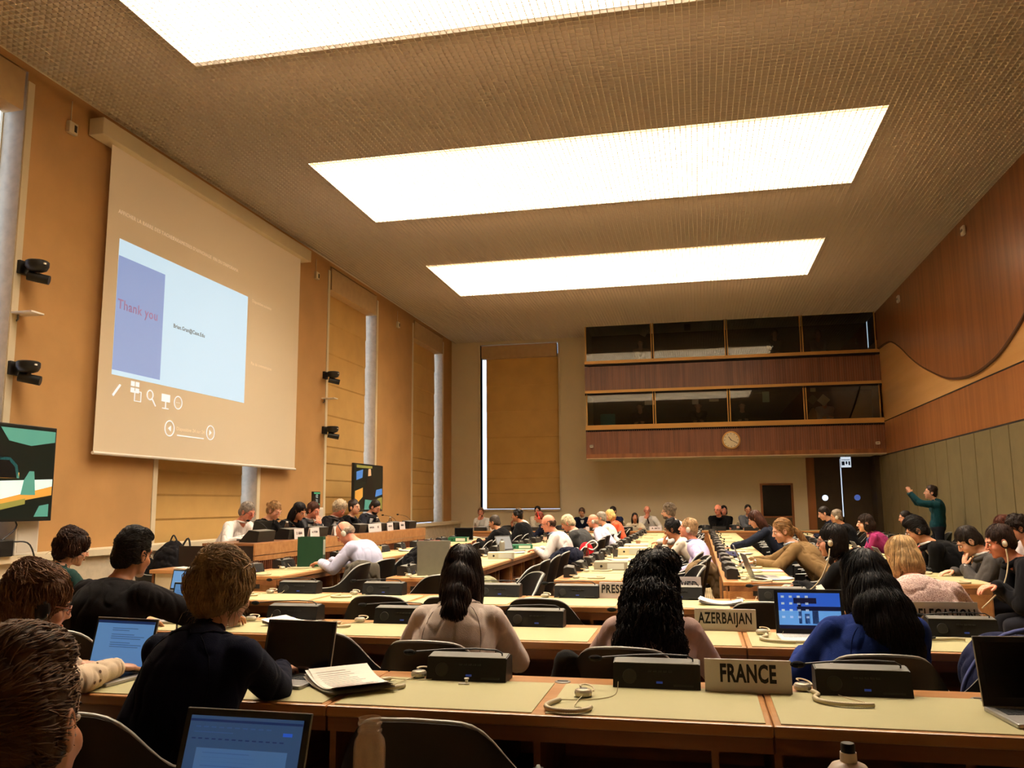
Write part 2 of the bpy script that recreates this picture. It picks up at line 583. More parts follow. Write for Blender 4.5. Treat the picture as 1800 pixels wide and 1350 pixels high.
for z0, z1 in ((3.42, 4.27), (5.13, H + 0.02)):
    for i in range(4):
        t = thing('window_%d' % wn, None, None, kind='structure'); wn += 1
        MB().box(xs[i] + 0.03, xs[i + 1] - 0.03, YF + 0.03, YF + 0.036, z0, z1).build('pane', M_glass, t)
        MB().box(xs[i] + 0.01, xs[i] + 0.035, YF + 0.0, YF + 0.06, z0, z1).box(xs[i + 1] - 0.045, xs[i + 1] - 0.02, YF + 0.0, YF + 0.06, z0, z1).build('mullion', M_brass, t)
# ---- door recess on the right under the booths
dr = thing('door_1', None, None, kind='structure')
MB().box(2.81, 2.86, YB - 0.02, YB + 0.3, 0, 2.54).box(2.86, 3.02, YB + 0.0, YB + 0.1, 0, 2.54).build('door_frame', M_veneer, dr)
M_port = mat('porthole_bright', (220, 235, 255), emit=(215, 232, 255), estr=1.3)
M_portb = mat('porthole_blue', (60, 80, 140), emit=(70, 95, 170), estr=0.8)
for x0, x1, mt in ((3.02, 3.66, M_port), (3.70, 4.4, M_portb)):
    lf = MB().box(x0, x1, YB + 0.02, YB + 0.07, 0, 2.53).build('door_leaf', M_door, dr)
    cx = 3.25 if x0 < 3.5 else 4.04
    mm = Matrix.Translation((cx, YB + 0.02, 1.49)) @ Matrix.Rotation(PI / 2, 4, 'X')
    MB().lathe([(0.075, 0), (0.075, 0.012)], 20, M=mm).build('porthole', mt, lf, label='round lit porthole')
MB().box(3.672, 3.69, YB + 0.05, YB + 0.06, 1.0, 2.5).build('light_gap', M_port, dr)
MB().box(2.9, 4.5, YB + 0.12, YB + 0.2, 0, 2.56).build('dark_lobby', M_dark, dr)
MB().box(4.4, XR, YB - 0.6, YB + 0.1, 0, 2.54).build('side_pier', M_door, dr)
# ---- small hatch window in the back wall
d2 = thing('door_2', None, None, kind='structure')
MB().box(1.62, 2.46, YB - 0.03, YB + 0.01, 0.0, 1.88).build('door_frame', M_veneer, d2)
MB().box(1.68, 2.40, YB - 0.04, YB - 0.02, 1.03, 1.83).build('dark_glass', mat('hatch_dark', (20, 17, 14), rough=0.2), d2)
MB().box(1.68, 2.40, YB - 0.045, YB - 0.02, 0.2, 0.98).build('lower_panel', mat('hatch_panel', (74, 58, 34), rough=0.6), d2)

# ---- right wall
wr = thing('wall_right', None, None, kind='structure')
MB().box(XR + 0.03, XR + 0.25, Y0, YB, 0, H + 0.75).build('backing', M_dark, wr)
MB().box(XR, XR + 0.03, Y0, YB, 2.53, 3.32).build('lower_veneer_band', M_veneer2, wr)
MB().box(XR - 0.012, XR + 0.03, Y0, YF, 2.50, 2.53).box(XR - 0.008, XR + 0.03, Y0, YF, 3.315, 3.335).build('dark_trim', M_dark, wr)
MB().box(XR + 0.005, XR + 0.03, Y0, YB, 3.33, 5.4).build('maple_field', M_maple, wr)
pts = [(21.96, 5.15), (21.2, 5.14), (20.5, 5.06), (19.7, 4.78), (19.0, 4.46), (18.2, 4.14), (17.38, 3.88), (16.6, 3.66), (15.99, 3.55), (15.3, 3.48), (14.77, 3.475), (14.2, 3.52),
       (13.69, 3.60), (13.2, 3.74), (12.7, 3.92), (12.1, 4.2), (11.5, 4.5), (10.8, 4.8), (10.0, 5.0), (9.2, 5.08), (8.3, 5.0), (7.4, 4.7), (6.4, 4.2), (5.4, 3.8), (4.4, 3.6), (3.4, 3.7), (2.4, 4.0), (Y0, 4.6)]
def smooth_curve(p, n=4):
    out = []
    for i in range(len(p) - 1):
        a, b, c, d = p[max(i - 1, 0)], p[i], p[i + 1], p[min(i + 2, len(p) - 1)]
        for k in range(n):
            t = k / n
            out.append(tuple(0.5 * (2 * b[q] + (c[q] - a[q]) * t + (2 * a[q] - 5 * b[q] + 4 * c[q] - d[q]) * t * t + (3 * b[q] - a[q] - 3 * c[q] + d[q]) * t ** 3) for q in (0, 1)))
    out.append(p[-1])
    return out
cv = smooth_curve(pts)
m = MB(); e = MB()
for (ya, za), (yb, zb_) in zip(cv[:-1], cv[1:]):
    m.prism([(ya, za), (yb, zb_), (yb, H + 0.05), (ya, H + 0.05)], XR - 0.03, XR, 'x')
    e.prism([(ya, za), (yb, zb_), (yb, zb_ - 0.035), (ya, za - 0.035)], XR - 0.034, XR + 0.01, 'x')
m.build('upper_wavy_veneer', M_veneer, wr)
e.build('wave_edge', mat('wave_edge_dark', (62, 34, 16), rough=0.5), wr)
y = YB - 0.1
first = None
while y > 3.0:
    y1 = y - 0.80
    MB().bbox(XR - 0.02, XR + 0.03, y1 + 0.014, y - 0.014, 0.1, 2.5, b=0.006).build('panel', M_green, wr)
    y = y1
MB().box(XR - 0.02, XR + 0.02, Y0, YB, 0, 0.1).build('baseboard', M_dark, wr)
o = MB().box(XL - 0.6, XR + 0.3, Y0 - 0.2, Y0, 0, H + 0.75).build('wall_rear', M_back); tag(o, kind='structure')
# ================================================================ FURNITURE
M_desk = wood('desk_oak', (186, 136, 86), (168, 114, 66), 'x', rough=0.32, scale=0.6)
M_deskd = wood('desk_oak_dark', (132, 88, 54), (108, 68, 40), 'x', rough=0.4, scale=0.6)
M_pad = mat('green_leather_pad', (176, 168, 122), rough=0.5, spec=0.35, vary=0.04, vscale=3, bump=0.0002, bscale=500)
M_unit = mat('console_black', (24, 23, 22), rough=0.5)
M_unitt = mat('console_grey', (96, 94, 88), rough=0.45)
M_unitk = mat('console_detail', (48, 47, 46), rough=0.35)
M_led = mat('console_display', (40, 60, 140), emit=(70, 110, 230), estr=0.12)
M_foam = mat('foam_black', (12, 12, 12), rough=1.0)
M_leather = mat('black_leather', (16, 15, 15), rough=0.48, spec=0.3, bump=0.0004, bscale=150)
M_rim = mat('chair_rim_grey', (150, 148, 140), rough=0.35, metal=0.2)
M_cord = mat('cream_cord', (196, 180, 146), rough=0.5)
M_cup = mat('ear_cup_grey', (190, 180, 158), rough=0.3, metal=0.3)
M_paper = mat('paper_white', (238, 228, 212), rough=0.8)
M_sign = mat('sign_board', (216, 206, 204), rough=0.5)
M_ink = mat('ink_black', (18, 16, 18), rough=0.6)
M_grey = mat('grey_metal', (128, 126, 122), rough=0.35, metal=0.6)
M_silver = mat('laptop_silver', (176, 172, 166), rough=0.35, metal=0.5)
M_keys = mat('key_black', (22, 22, 24), rough=0.5)

def desk_module(name, label, W=1.436, ends=False, D=0.60):
    t = thing(name, label, 'desk')
    MB().bbox(0.001, W - 0.001, 0, D, 0.702, 0.738, b=0.006).build('desk_top', M_desk, t)
    for k in (0, 1):
        x0 = k * W / 2
        MB().bbox(x0 + 0.022, x0 + W / 2 - 0.022, 0.022, D - 0.13, 0.7375, 0.7415, b=0.001).build('writing_pad', M_pad, t)
    MB().box(0.004, W - 0.004, 0.012, 0.035, 0.655, 0.702).build('front_rail', M_deskd, t)
    MB().box(0, W, D - 0.04, D - 0.02, 0.43 if not ends else 0.12, 0.70).build('modesty_panel', M_deskd, t)
    MB().bbox(0, W, 0.06, D - 0.06, 0.43, 0.47, b=0.003).build('lower_shelf', M_deskd, t)
    for x in (0.0, W / 2 - 0.02, W / 2 - 0.19, W - 0.185):
        MB().box(x, x + 0.022, 0.04, D - 0.05, 0.47, 0.702).build('divider', M_deskd, t)
    for x in (0.03, W - 0.09):
        MB().box(x, x + 0.06, 0.2, D - 0.2, 0, 0.43).build('leg', M_deskd, t)
    if ends:
        for x in (0.0, W - 0.02):
            MB().box(x, x + 0.02, 0.05, D, 0.10, 0.66).build('end_panel', M_desk, t)
        MB().box(-0.003, 0.003, D * 0.35, D * 0.6, 0.625, 0.665).build('cable_slot', M_dark, t)
    return t

ROWD = desk_module('conference_desk', 'x')
COLD = desk_module('conference_desk', 'x', W=1.44, ends=True)
ROW_Y = {'front': 2.72, 'second': 4.12, 'third': 5.53}
ROW_N = {'front': 'nearest row', 'second': 'second row', 'third': 'third row'}
ORD = ['first', 'second', 'third', 'fourth', 'fifth', 'sixth', 'seventh', 'eighth', 'ninth', 'tenth', 'eleventh', 'twelfth', 'thirteenth', 'fourteenth', 'fifteenth', 'sixteenth']
ordn = ['leftmost', 'second from left', 'third from left', 'fourth from left', 'fifth from left', 'sixth from left']
for rn, y in ROW_Y.items():
    xs0 = [-4.112, -2.676, -1.24, 0.196] if rn != 'third' else [-5.548, -4.112, -2.676, -1.24, 0.196]
    for i, x in enumerate(xs0):
        place(ROWD, (x, y, 0), 0, 'oak desk with green pads, %s in the %s' % (ordn[i] if i else 'leftmost', ROW_N[rn]), 'oak desks in the three cross rows')
place(ROWD, (-2.676, 1.3, 0), 0, 'oak desk under the open laptop at the bottom edge', 'oak desks in the three cross rows')
place(ROWD, (-1.24, 1.3, 0), 0, 'oak desk just below the bottom edge, centre', 'oak desks in the three cross rows')
place(ROWD, (0.196, 1.3, 0), 0, 'oak desk under the white bottle at the bottom edge', 'oak desks in the three cross rows')

COLS = {'L': (-3.87, 7.42, 6, 'line beside the podium'), 'M': (-2.22, 7.42, 8, 'line holding the grey binder'),
        'C': (-0.66, 7.42, 8, 'central long line'), 'R': (0.78, 7.42, 8, 'line right of the aisle'),
        'S': (2.28, 7.42, 8, 'line of the suited men'), 'T': (3.75, 7.42, 7, 'line nearest the olive wall')}
near = ['near end', 'second from the near end', 'third from the near end', 'fourth from the near end', 'fifth from the near end', 'sixth from the near end', 'seventh from the near end', 'far end']
for c, (x, y, n, ds) in COLS.items():
    for i in range(n):
        place(COLD, (x, y + i * 1.44, 0), PI / 2, 'oak desk, %s of the %s' % (near[i], ds), 'oak desks in the long lines')
FARD = 20.35
for i in range(6):
    place(COLD, (-4.2 + i * 1.44 - 0.02, FARD + 0.6, 0), PI, 'oak desk across the back, %s of six' % ordn[i], 'oak desks across the back')

# ---- microphone console
def console():
    t = thing('microphone_console', 'x', 'microphone')
    MB().prism([(-0.06, 0), (0.06, 0), (0.06, 0.082), (0.03, 0.092), (-0.032, 0.084)], -0.155, 0.155, 'x').build('body', M_unit, t)
    MB().box(-0.15, 0.15, -0.033, 0.03, 0, 0.0025, M=Matrix.Translation((0, 0, 0.0885)) @ Matrix.Rotation(0.13, 4, 'X')).build('top_sheen', M_unitt, t)  # grey sheet painted in for light reflected off the black top
    F = Matrix.Translation((0, -0.0465, 0.041)) @ Matrix.Rotation(math.atan2(0.084, 0.028), 4, 'X')
    MB().lathe([(0.026, 0), (0.024, 0.003)], 14, M=F @ Matrix.Translation((-0.095, 0, 0))).build('speaker_grille', M_unitk, t)
    m = MB()
    for k in range(5):
        m.box(-0.03 + k * 0.018, -0.017 + k * 0.018, 0.018, 0.024, 0, 0.003, M=F)
    m.box(0.06, 0.13, -0.03, -0.024, 0, 0.003, M=F)
    m.build('button_strip', M_unitk, t, kind='stuff')
    MB().box(0.0, 0.022, -0.022, -0.015, 0, 0.002, M=F).build('display', M_led, t)
    path = [(0.13, 0.0, 0.085), (0.13, -0.005, 0.100), (0.11, -0.012, 0.112), (0.03, -0.025, 0.117), (-0.08, -0.045, 0.115), (-0.19, -0.07, 0.108)]
    MB().tube(path, 0.003, 6).build('gooseneck', M_black, t)
    MB().ell((-0.215, -0.076, 0.105), (0.026, 0.012, 0.012), n=8, k=6).build('foam_head', M_foam, t)
    return t
UNIT = console()

def coil(path, R=0.0085, r=0.0028, turns=46, n=5):
    """ribbed, coiled handset cord laid along a path"""
    P = [Vector(p) for p in path]
    rad = []
    pts = []
    K = turns * 2
    for i in range(K + 1):
        t = i / K * (len(P) - 1)
        a = int(min(t, len(P) - 2)); u = t - a
        pts.append(P[a].lerp(P[a + 1], u))
        rad.append(R if i % 2 else R - 0.0018)
    return MB().tube(pts, rad, 7)

def earpiece(lay=0):
    t = thing('interpretation_earpiece', 'x', 'earphone')
    MB().lathe([(0.022, 0.0), (0.03, 0.006), (0.031, 0.016), (0.026, 0.024), (0.012, 0.028)], 16).build('ear_cup', M_cup, t)
    MB().lathe([(0.015, 0.0275), (0.013, 0.0285)], 12).build('cushion', M_unitk, t)
    hk = [(0.024 * math.cos(a) + 0.012, 0.036 * math.sin(a) + 0.02, 0.02 + 0.012 * math.sin(a * 0.5)) for a in np.linspace(-0.4, 3.6, 12)]
    MB().tube(hk, [0.004] * 12, 6, flat=0.6).build('ear_hook', M_cord, t)
    if lay == 0:
        cp = [(-0.075, -0.09, 0.009), (-0.10, -0.13, 0.009), (-0.115, -0.175, 0.009), (-0.105, -0.215, 0.009), (-0.07, -0.24, 0.009), (-0.02, -0.245, 0.009), (0.02, -0.22, 0.009), (0.03, -0.19, 0.009)]
        thin = [(0.0, -0.02, 0.01), (-0.02, -0.1, 0.004), (-0.02, -0.17, 0.004), (0.03, -0.19, 0.007)]
        back = [(-0.075, -0.09, 0.009), (-0.02, -0.07, 0.004), (0.06, -0.04, 0.003), (0.11, 0.0, 0.01), (0.12, 0.03, 0.045)]
    else:
        cp = [(0.02, -0.05, 0.009), (0.025, -0.10, 0.009), (0.0, -0.15, 0.009), (0.01, -0.20, 0.009), (0.05, -0.235, 0.009), (0.11, -0.25, 0.009), (0.16, -0.25, 0.009)]
        thin = [(0.0, -0.02, 0.012), (0.01, -0.04, 0.006), (0.02, -0.05, 0.009)]
        back = [(0.16, -0.25, 0.009), (0.14, -0.17, 0.003), (0.10, -0.08, 0.003), (0.10, -0.03, 0.02), (0.115, 0.01, 0.045)]
    cc = smooth_curve3(cp, 6)
    coil(cc).build('coiled_cord', M_cord, t, smooth=True)
    MB().tube(smooth_curve3(thin, 4), 0.0016, 5).tube(smooth_curve3(back, 4), 0.0018, 5).build('cable', M_cord, t)
    return t

def smooth_curve3(p, n=5):
    out = []
    for i in range(len(p) - 1):
        a, b, c, d = p[max(i - 1, 0)], p[i], p[i + 1], p[min(i + 2, len(p) - 1)]
        for k in range(n):
            t = k / n
            out.append(tuple(0.5 * (2 * b[q] + (c[q] - a[q]) * t + (2 * a[q] - 5 * b[q] + 4 * c[q] - d[q]) * t * t + (3 * b[q] - a[q] - 3 * c[q] + d[q]) * t ** 3) for q in (0, 1, 2)))
    out.append(tuple(p[-1]))
    return out
EARA, EARB = earpiece(0), earpiece(1)

ZT = 0.7415
ZS = 0.7385
# consoles: front row
place(UNIT, (-0.878, 3.215, ZS), 0, 'black microphone console behind which the pink sweater woman sits', 'microphone consoles in the cross rows')
place(UNIT, (-0.17, 3.215, ZS), 0, 'black microphone console just left of the FRANCE sign', 'microphone consoles in the cross rows')
place(UNIT, (0.53, 3.215, ZS), 0, 'black microphone console in front of the woman in royal blue', 'microphone consoles in the cross rows')
for x, lb in ((-2.31, 'black microphone console in the second row behind the navy sweater woman'), (-1.65, 'black microphone console in the second row left of the pink sweater woman'),
              (-0.885, 'black microphone console in the second row between the pink and the curly haired women'), (-0.25, 'black microphone console behind the curly haired woman, left of the AZERBAIJAN sign'),
              (1.24, 'black microphone console standing before the DELEGATION sign')):
    place(UNIT, (x, 4.625, ZS), 0, lb, 'microphone consoles in the cross rows')
for x, lb in ((-2.98, 'black microphone console in the third row, left of the green binder'), (-2.30, 'black microphone console in the third row below the bald man'), (-1.42, 'black microphone console in the third row half behind the pink sweater woman'),
              (-0.86, 'black microphone console left of the PRESS sign'), (-0.15, 'black microphone console before the reserved sign'), (0.53, 'black microphone console above the white laptop lid')):
    place(UNIT, (x, 6.03, ZS), 0, lb, 'microphone consoles in the cross rows')
place(UNIT, (-3.9, 4.6, ZS), 0.1, 'black microphone console at the far left of the second row', 'microphone consoles in the cross rows')
# long lines: one console per seat on the left edge of each line
for c, (x, y, n, ds) in COLS.items():
    for i in range(n * 2):
        if c == 'M' and i in (0,): pass
        yy = y + 0.36 + i * 0.72
        place(UNIT, (x - 0.505, yy + random.uniform(-0.03, 0.03), ZS), PI / 2 + random.uniform(-0.12, 0.12),
              '%s black microphone console from the near end of the %s' % (ORD[i], ds), 'consoles of the ' + ds)
        if c in 'LMCR' and i % 2 == 0 or i < 3:
            place(EARB if i % 2 else EARA, (x - 0.42, yy - 0.24, ZT), PI / 2 + random.uniform(-0.5, 0.5),
                  '%s cream earpiece from the near end of the %s' % (ORD[i], ds), 'earpieces of the ' + ds)
for i in range(11):
    if i in (3, 6): continue
    place(UNIT, (-5.3 + i * 0.72, FARD + 0.12, ZS), PI, '%s black microphone console from the left across the back' % ORD[i], 'consoles across the back')
for (x, y, k, lb) in ((-1.075, 3.20, 0, 'cream earpiece with coiled cord beside the sheaf of papers'), (-0.41, 2.99, 0, 'cream earpiece lying on the pad left of the FRANCE sign'), (0.335, 3.22, 1, 'cream earpiece at the right foot of the FRANCE sign'),
                   (-2.55, 4.55, 0, 'cream earpiece in the second row beside the white papers'), (-1.90, 4.60, 0, 'cream earpiece in the second row above the black laptop'), (-1.09, 4.60, 0, 'cream earpiece at the right shoulder of the pink sweater woman'),
                   (0.29, 4.50, 1, 'cream earpiece left of the white laptop'), (-3.2, 5.98, 0, 'cream earpiece at the left end of the third row'), (-2.52, 5.98, 0, 'cream earpiece in the third row below the bald man'),
                   (-1.08, 5.98, 0, 'cream earpiece in the third row before the empty chairs'), (0.24, 5.85, 1, 'cream earpiece beside the papers in the third row')):
    place(EARA if k == 0 else EARB, (x, y, ZT), random.uniform(-0.15, 0.15), lb, 'interpretation earpieces in the cross rows')

# ---- chairs
def make_chair():
    t = thing('shell_armchair', 'x', 'chair')
    A = math.radians(108)
    n, k = 22, 6
    def top(a):
        u = abs(a) / A
        s = 1 / (1 + math.exp((u - 0.52) * 13))
        return 0.64 + 0.20 * s - 0.02 * u
    def P(a, v, off):
        z = 0.40 + (top(a) - 0.40) * v
        w = 1 + 0.10 * (v - 0.4)
        rx, ry = (0.262 + off) * w, (0.235 + off) * w
        lean = -0.10 * max(0, (z - 0.5)) * math.cos(a / 2) ** 2 * 2
        # super-ellipse back so that the top reads as a broad arch
        ca, sa = math.cos(a), math.sin(a)
        x = rx * math.copysign(abs(sa) ** 0.8, sa)
        y = -ry * math.copysign(abs(ca) ** 0.8, ca)
        taper = 1 - 0.22 * max(0, (z - 0.62) / 0.22)
        return (x * taper, y + lean, z)
    vs, fs = [], []
    for off in (0.014, -0.014):
        for i in range(n + 1):
            a = -A + 2 * A * i / n
            for j in range(k + 1):
                vs.append(P(a, j / k, off))
    q = (n + 1) * (k + 1)
    for i in range(n):
        for j in range(k):
            b = i * (k + 1) + j
            fs.append((b, b + k + 1, b + k + 2, b + 1))
            fs.append((q + b, q + b + 1, q + b + k + 2, q + b + k + 1))
        b = i * (k + 1)
        fs.append((b + k, b + k + k + 1, q + b + k + k + 1, q + b + k)); fs.append((b, q + b, q + b + k + 1, b + k + 1))
    for b in (0, n * (k + 1)):
        for j in range(k):
            fs.append((b + j, b + j + 1, q + b + j + 1, q + b + j))
    MB().add(vs, fs).build('shell', M_leather, t, smooth=True, angle=40)
    rim = [P(-A + 2 * A * i / 30, 1.0, 0.0) for i in range(31)]
    MB().tube(rim, 0.0085, 6).build('rim', M_rim, t, smooth=True)
    MB().bbox(-0.235, 0.235, -0.20, 0.26, 0.385, 0.455, b=0.025).build('seat', M_leather, t, smooth=True, angle=50)
    for sx in (-1, 1):
        for sy in (-1, 1):
            MB().tube([(sx * 0.17, sy * 0.16, 0.40), (sx * 0.23, sy * 0.22, 0.0)], [0.014, 0.01], 8).build('leg', M_black, t)
    return t
CHAIR = make_chair()
def chair(x, y, rz, lb, gr):
    place(CHAIR, (x, y, 0), rz, lb, gr)
# cross rows (they face the desks, +y)
for x, lb, y in ((-0.76, 'empty black armchair at the nearest desk, beside the clear glass bottle', 2.50), (0.43, 'empty black armchair at the nearest desk, behind the white bottle', 2.26),
                 (-1.78, 'black armchair under the woman in navy', 2.40), (-2.5, 'black armchair under the woman in the dotted blouse', 2.36),
                 (1.30, 'black armchair before the silver laptop at the right edge', 2.45), (-0.22, 'empty black armchair at the nearest desk, before the FRANCE sign', 2.95)):
    if lb.startswith('empty black armchair at the nearest desk, before'):
        continue
    chair(x, y, random.uniform(-0.03, 0.03), lb, 'armchairs of the nearest row')
for x, lb, y in ((-1.71, 'empty black armchair between the black laptop and the pink sweater woman', 3.90), (-1.12, 'black armchair under the woman in the pink sweater', 3.72), (-0.30, 'black armchair under the curly haired woman, dark coat over it', 3.70),
                 (0.64, 'black armchair under the woman in royal blue', 3.70), (-2.95, 'black armchair under the man in the dark suit', 3.75), (1.24, 'black armchair with the navy jacket over its back', 3.80)):
    chair(x, y, random.uniform(-0.08, 0.08), lb, 'armchairs of the second row')
for x, lb, y in ((-3.2, 'empty black armchair in the third row behind the updo', 5.35), (-2.0, 'empty black armchair in the third row, left of the pink sweater woman', 5.33), (-0.95, 'empty black armchair in the third row, right of the pink sweater woman', 5.33),
                 (0.35, 'empty black armchair in the third row, left of the white laptop', 5.33), (-4.45, 'black armchair under the woman in dark green', 5.15), (1.22, 'black armchair under the woman in the speckled pink shirt', 5.12), (-1.5, 'empty black armchair hidden behind the dark ponytail', 5.33), (2.0, 'black armchair at the right end of the third row', 5.2)):
    chair(x, y, random.uniform(-0.1, 0.1), lb, 'armchairs of the third row')
# long lines: chairs on the right side, sitters look left
for c, (x, y, n, ds) in COLS.items():
    for i in range(n * 2):
        if c == 'T' and i < 2: continue
        chair(x + (0.34 if c == 'T' else 0.40) + random.uniform(-0.04, 0.05 if c != 'T' else 0), y + 0.36 + i * 0.72, PI / 2 + random.uniform(-0.25, 0.25),
              '%s black armchair from the near end of the %s' % (ORD[i], ds), 'armchairs of the ' + ds)
for (x, y, a, lb) in ((-1.55, 6.75, 0.55, 'empty black armchair turned half round, nearest below the central line'), (-2.2, 6.85, -0.9, 'empty black armchair nearest the camouflage legs')):
    chair(x, y, PI / 2 + a, lb, 'armchairs standing loose in the middle')
for i, (x, y, a) in enumerate(((-6.15, 7.55, 0.3), (-6.15, 8.9, -0.2), (-5.55, 9.15, 0.1), (-6.2, 9.7, 0.2), (-6.1, 10.5, -0.1))):
    chair(x, y, a - PI * 0.4, 'empty black armchair by the left wall ledge, %s' % ['nearest, behind the green top', 'under the black rucksack', 'second from the podium', 'touching the podium end', 'deepest behind the podium'][i], 'armchairs by the left wall')
for i in range(10):
    chair(-4.9 + i * 0.72, 21.5, PI, '%s black armchair from the left behind the back desks' % ORD[i], 'armchairs across the back')
# ---- podium on a low dais
pd = thing('podium', 'long raised oak podium with ribbed front on the left', 'podium', (-4.74, 8.45, 0))
LP_ = 5.9
MB().bbox(-0.62, 0.0, 0, LP_, 0.965, 0.995, b=0.004).build('podium_top', M_deskd, pd)
kx = 0
yy = 0.0
while yy < LP_ - 0.2:
    y1 = min(yy + 1.31, LP_)
    MB().bbox(0.0, 0.022, yy + 0.004, y1 - 0.004, 0.86, 0.99, b=0.003).build('fascia_board', M_desk, pd)
    MB().bbox(0.0, 0.018, yy + 0.004, y1 - 0.004, 0.80, 0.855, b=0.003).build('fascia_board', M_desk, pd)
    yy = y1
M_ribd = wood('podium_rib_wood', (104, 58, 36), (84, 44, 28), 'z', rough=0.4, scale=0.6)
MB().box(-0.03, 0.0, 0, LP_, 0.0, 0.80).build('front_board', M_ribd, pd)
m = MB(); yy = 0.01
while yy < LP_:
    m.box(0, 0.016, yy, yy + 0.022, 0.02, 0.80); yy += 0.045
m.build('rib', M_ribd, pd, kind='stuff')
MB().box(-0.9, -0.002, 0.0, 0.03, 0.0, 0.964).build('end_panel', mat('podium_end_dark', (30, 18, 14), rough=0.5), pd)
o = MB().bbox(XL + 0.33, -4.76, 8.2, 15.0, 0.0, 0.17, b=0.01).build('dais', M_carpet); tag(o, kind='structure')
st = thing('side_table', 'small oak table with a paper sign at the podium end', 'table', (-5.68, 8.0, 0))
MB().bbox(0, 0.86, 0, 0.42, 0.70, 0.74).build('table_top', M_desk, st)
MB().box(0.05, 0.81, 0.02, 0.04, 0.2, 0.70).build('front_panel', M_cream, st)
for x in (0.02, 0.80):
    MB().box(x, x + 0.04, 0.02, 0.40, 0, 0.70).build('leg', M_deskd, st)
M_ribd = wood('podium_rib_wood', (104, 58, 36), (84, 44, 28), 'z', rough=0.4, scale=0.6)
def podium_console():
    t = thing('podium_monitor_console', 'x', 'monitor')
    MB().prism([(-0.14, 0), (0.09, 0), (0.11, 0.115), (-0.02, 0.13)], -0.19, 0.19, 'x').build('body', M_black, t)
    MB().box(-0.18, 0.18, -0.11, 0.0, 0, 0.004, M=Matrix.Translation((0, -0.015, 0.129)) @ Matrix.Rotation(0.75, 4, 'X')).build('screen', M_unitk, t)
    MB().box(-0.18, 0.18, 0, 0.115, 0, 0.003, M=Matrix.Translation((0, -0.012, 0.1305)) @ Matrix.Rotation(-0.12, 4, 'X')).build('grey_lid', M_unitt, t)
    MB().tube(smooth_curve3([(-0.23, 0.0, 0.0), (-0.24, -0.02, 0.12), (-0.22, -0.10, 0.2), (-0.17, -0.22, 0.23)]), 0.003, 6).build('gooseneck', M_black, t)
    MB().ell((-0.165, -0.235, 0.232), (0.012, 0.024, 0.012), n=8, k=6).build('foam_head', M_foam, t)
    return t
PCON = podium_console()
pn = ['in front of the man in the white shirt', 'in front of the woman with the small bun', 'in front of the long haired woman', 'in front of the white haired man', 'beside the bald man at the desk below', 'in front of the bearded man', 'left of the last two name plates', 'at the far end of the podium']
for i in range(8):
    place(PCON, (-4.90, 8.85 + i * 0.72, 0.997), -PI / 2, 'wide black console on the podium %s' % pn[i], 'consoles on the podium')
# radio clock, white loudspeaker columns, TVs, cameras, sensors
def tv(lab, y, z, h, w, pic):
    t = thing('wall_television', lab, 'television', (XL + 0.40, y, z), 0)
    MB().bbox(-0.05, 0, -w / 2, w / 2, -h / 2, h / 2, b=0.006).build('casing', M_black, t)
    MB().box(-0.001, 0.002, -w / 2 + 0.02, w / 2 - 0.02, -h / 2 + 0.02, h / 2 - 0.02).build('screen', pic[0], t)
    m = MB()
    groups = {}
    for poly, mt in pic[1]:
        groups.setdefault(mt, MB()).prism([((a - 0.5) * (w - 0.05), (b - 0.5) * (h - 0.05)) for a, b in poly], 0.003 + 0.0006 * len(groups), 0.0036 + 0.0006 * len(groups), 'x')
    for mt, g_ in groups.items():
        g_.build('picture', mt, t)
    MB().box(-0.32, -0.05, -0.05, 0.05, -0.1, 0.1).build('wall_bracket', M_grey, t)
    return t
def em(n, c, s=0.55):
    return mat(n, c, rough=0.3, emit=c, estr=s)
TVb, TVo, TVt, TVw, TVg, TVk, TVbl = em('tv_dark', (12, 20, 16)), em('tv_ochre', (190, 140, 62)), em('tv_teal', (70, 130, 120)), em('tv_white', (200, 225, 225)), em('tv_olive', (120, 120, 60)), em('tv_black', (6, 8, 10)), em('tv_blue', (60, 110, 180))
tv('large television at the left edge showing an empty chair', 6.70, 1.74, 0.95, 1.62, (TVb, [
    ([(0.0, 0.0), (1, 0.26), (1, 0.38), (0.0, 0.16)], TVo), ([(0.0, 0.42), (0.72, 0.44), (0.72, 0.50), (0.0, 0.47)], TVo), ([(0.55, 0.20), (1.0, 0.36), (1.0, 0.44), (0.5, 0.40)], TVw), ([(0.76, 0.42), (0.80, 0.52), (0.84, 0.52), (0.86, 0.26), (0.74, 0.26)], TVt),
    ([(0.40, 0.52), (0.46, 0.66), (0.62, 0.68), (0.72, 0.58), (0.70, 0.44), (0.42, 0.44)], TVk), ([(0.47, 0.44), (0.5, 0.60), (0.55, 0.66), (0.64, 0.66), (0.70, 0.58), (0.72, 0.44), (0.70, 0.44), (0.68, 0.56), (0.63, 0.63), (0.56, 0.63), (0.52, 0.58), (0.50, 0.44)], TVt), ([(0.55, 0.98), (0.62, 0.84), (0.8, 0.80), (1.0, 0.86), (1.0, 0.98)], TVt), ([(0.86, 0.02), (0.98, 0.02), (0.98, 0.16), (0.9, 0.14)], TVt), ([(0.3, 0.08), (0.78, 0.22), (0.78, 0.16), (0.4, 0.04)], TVg)]))
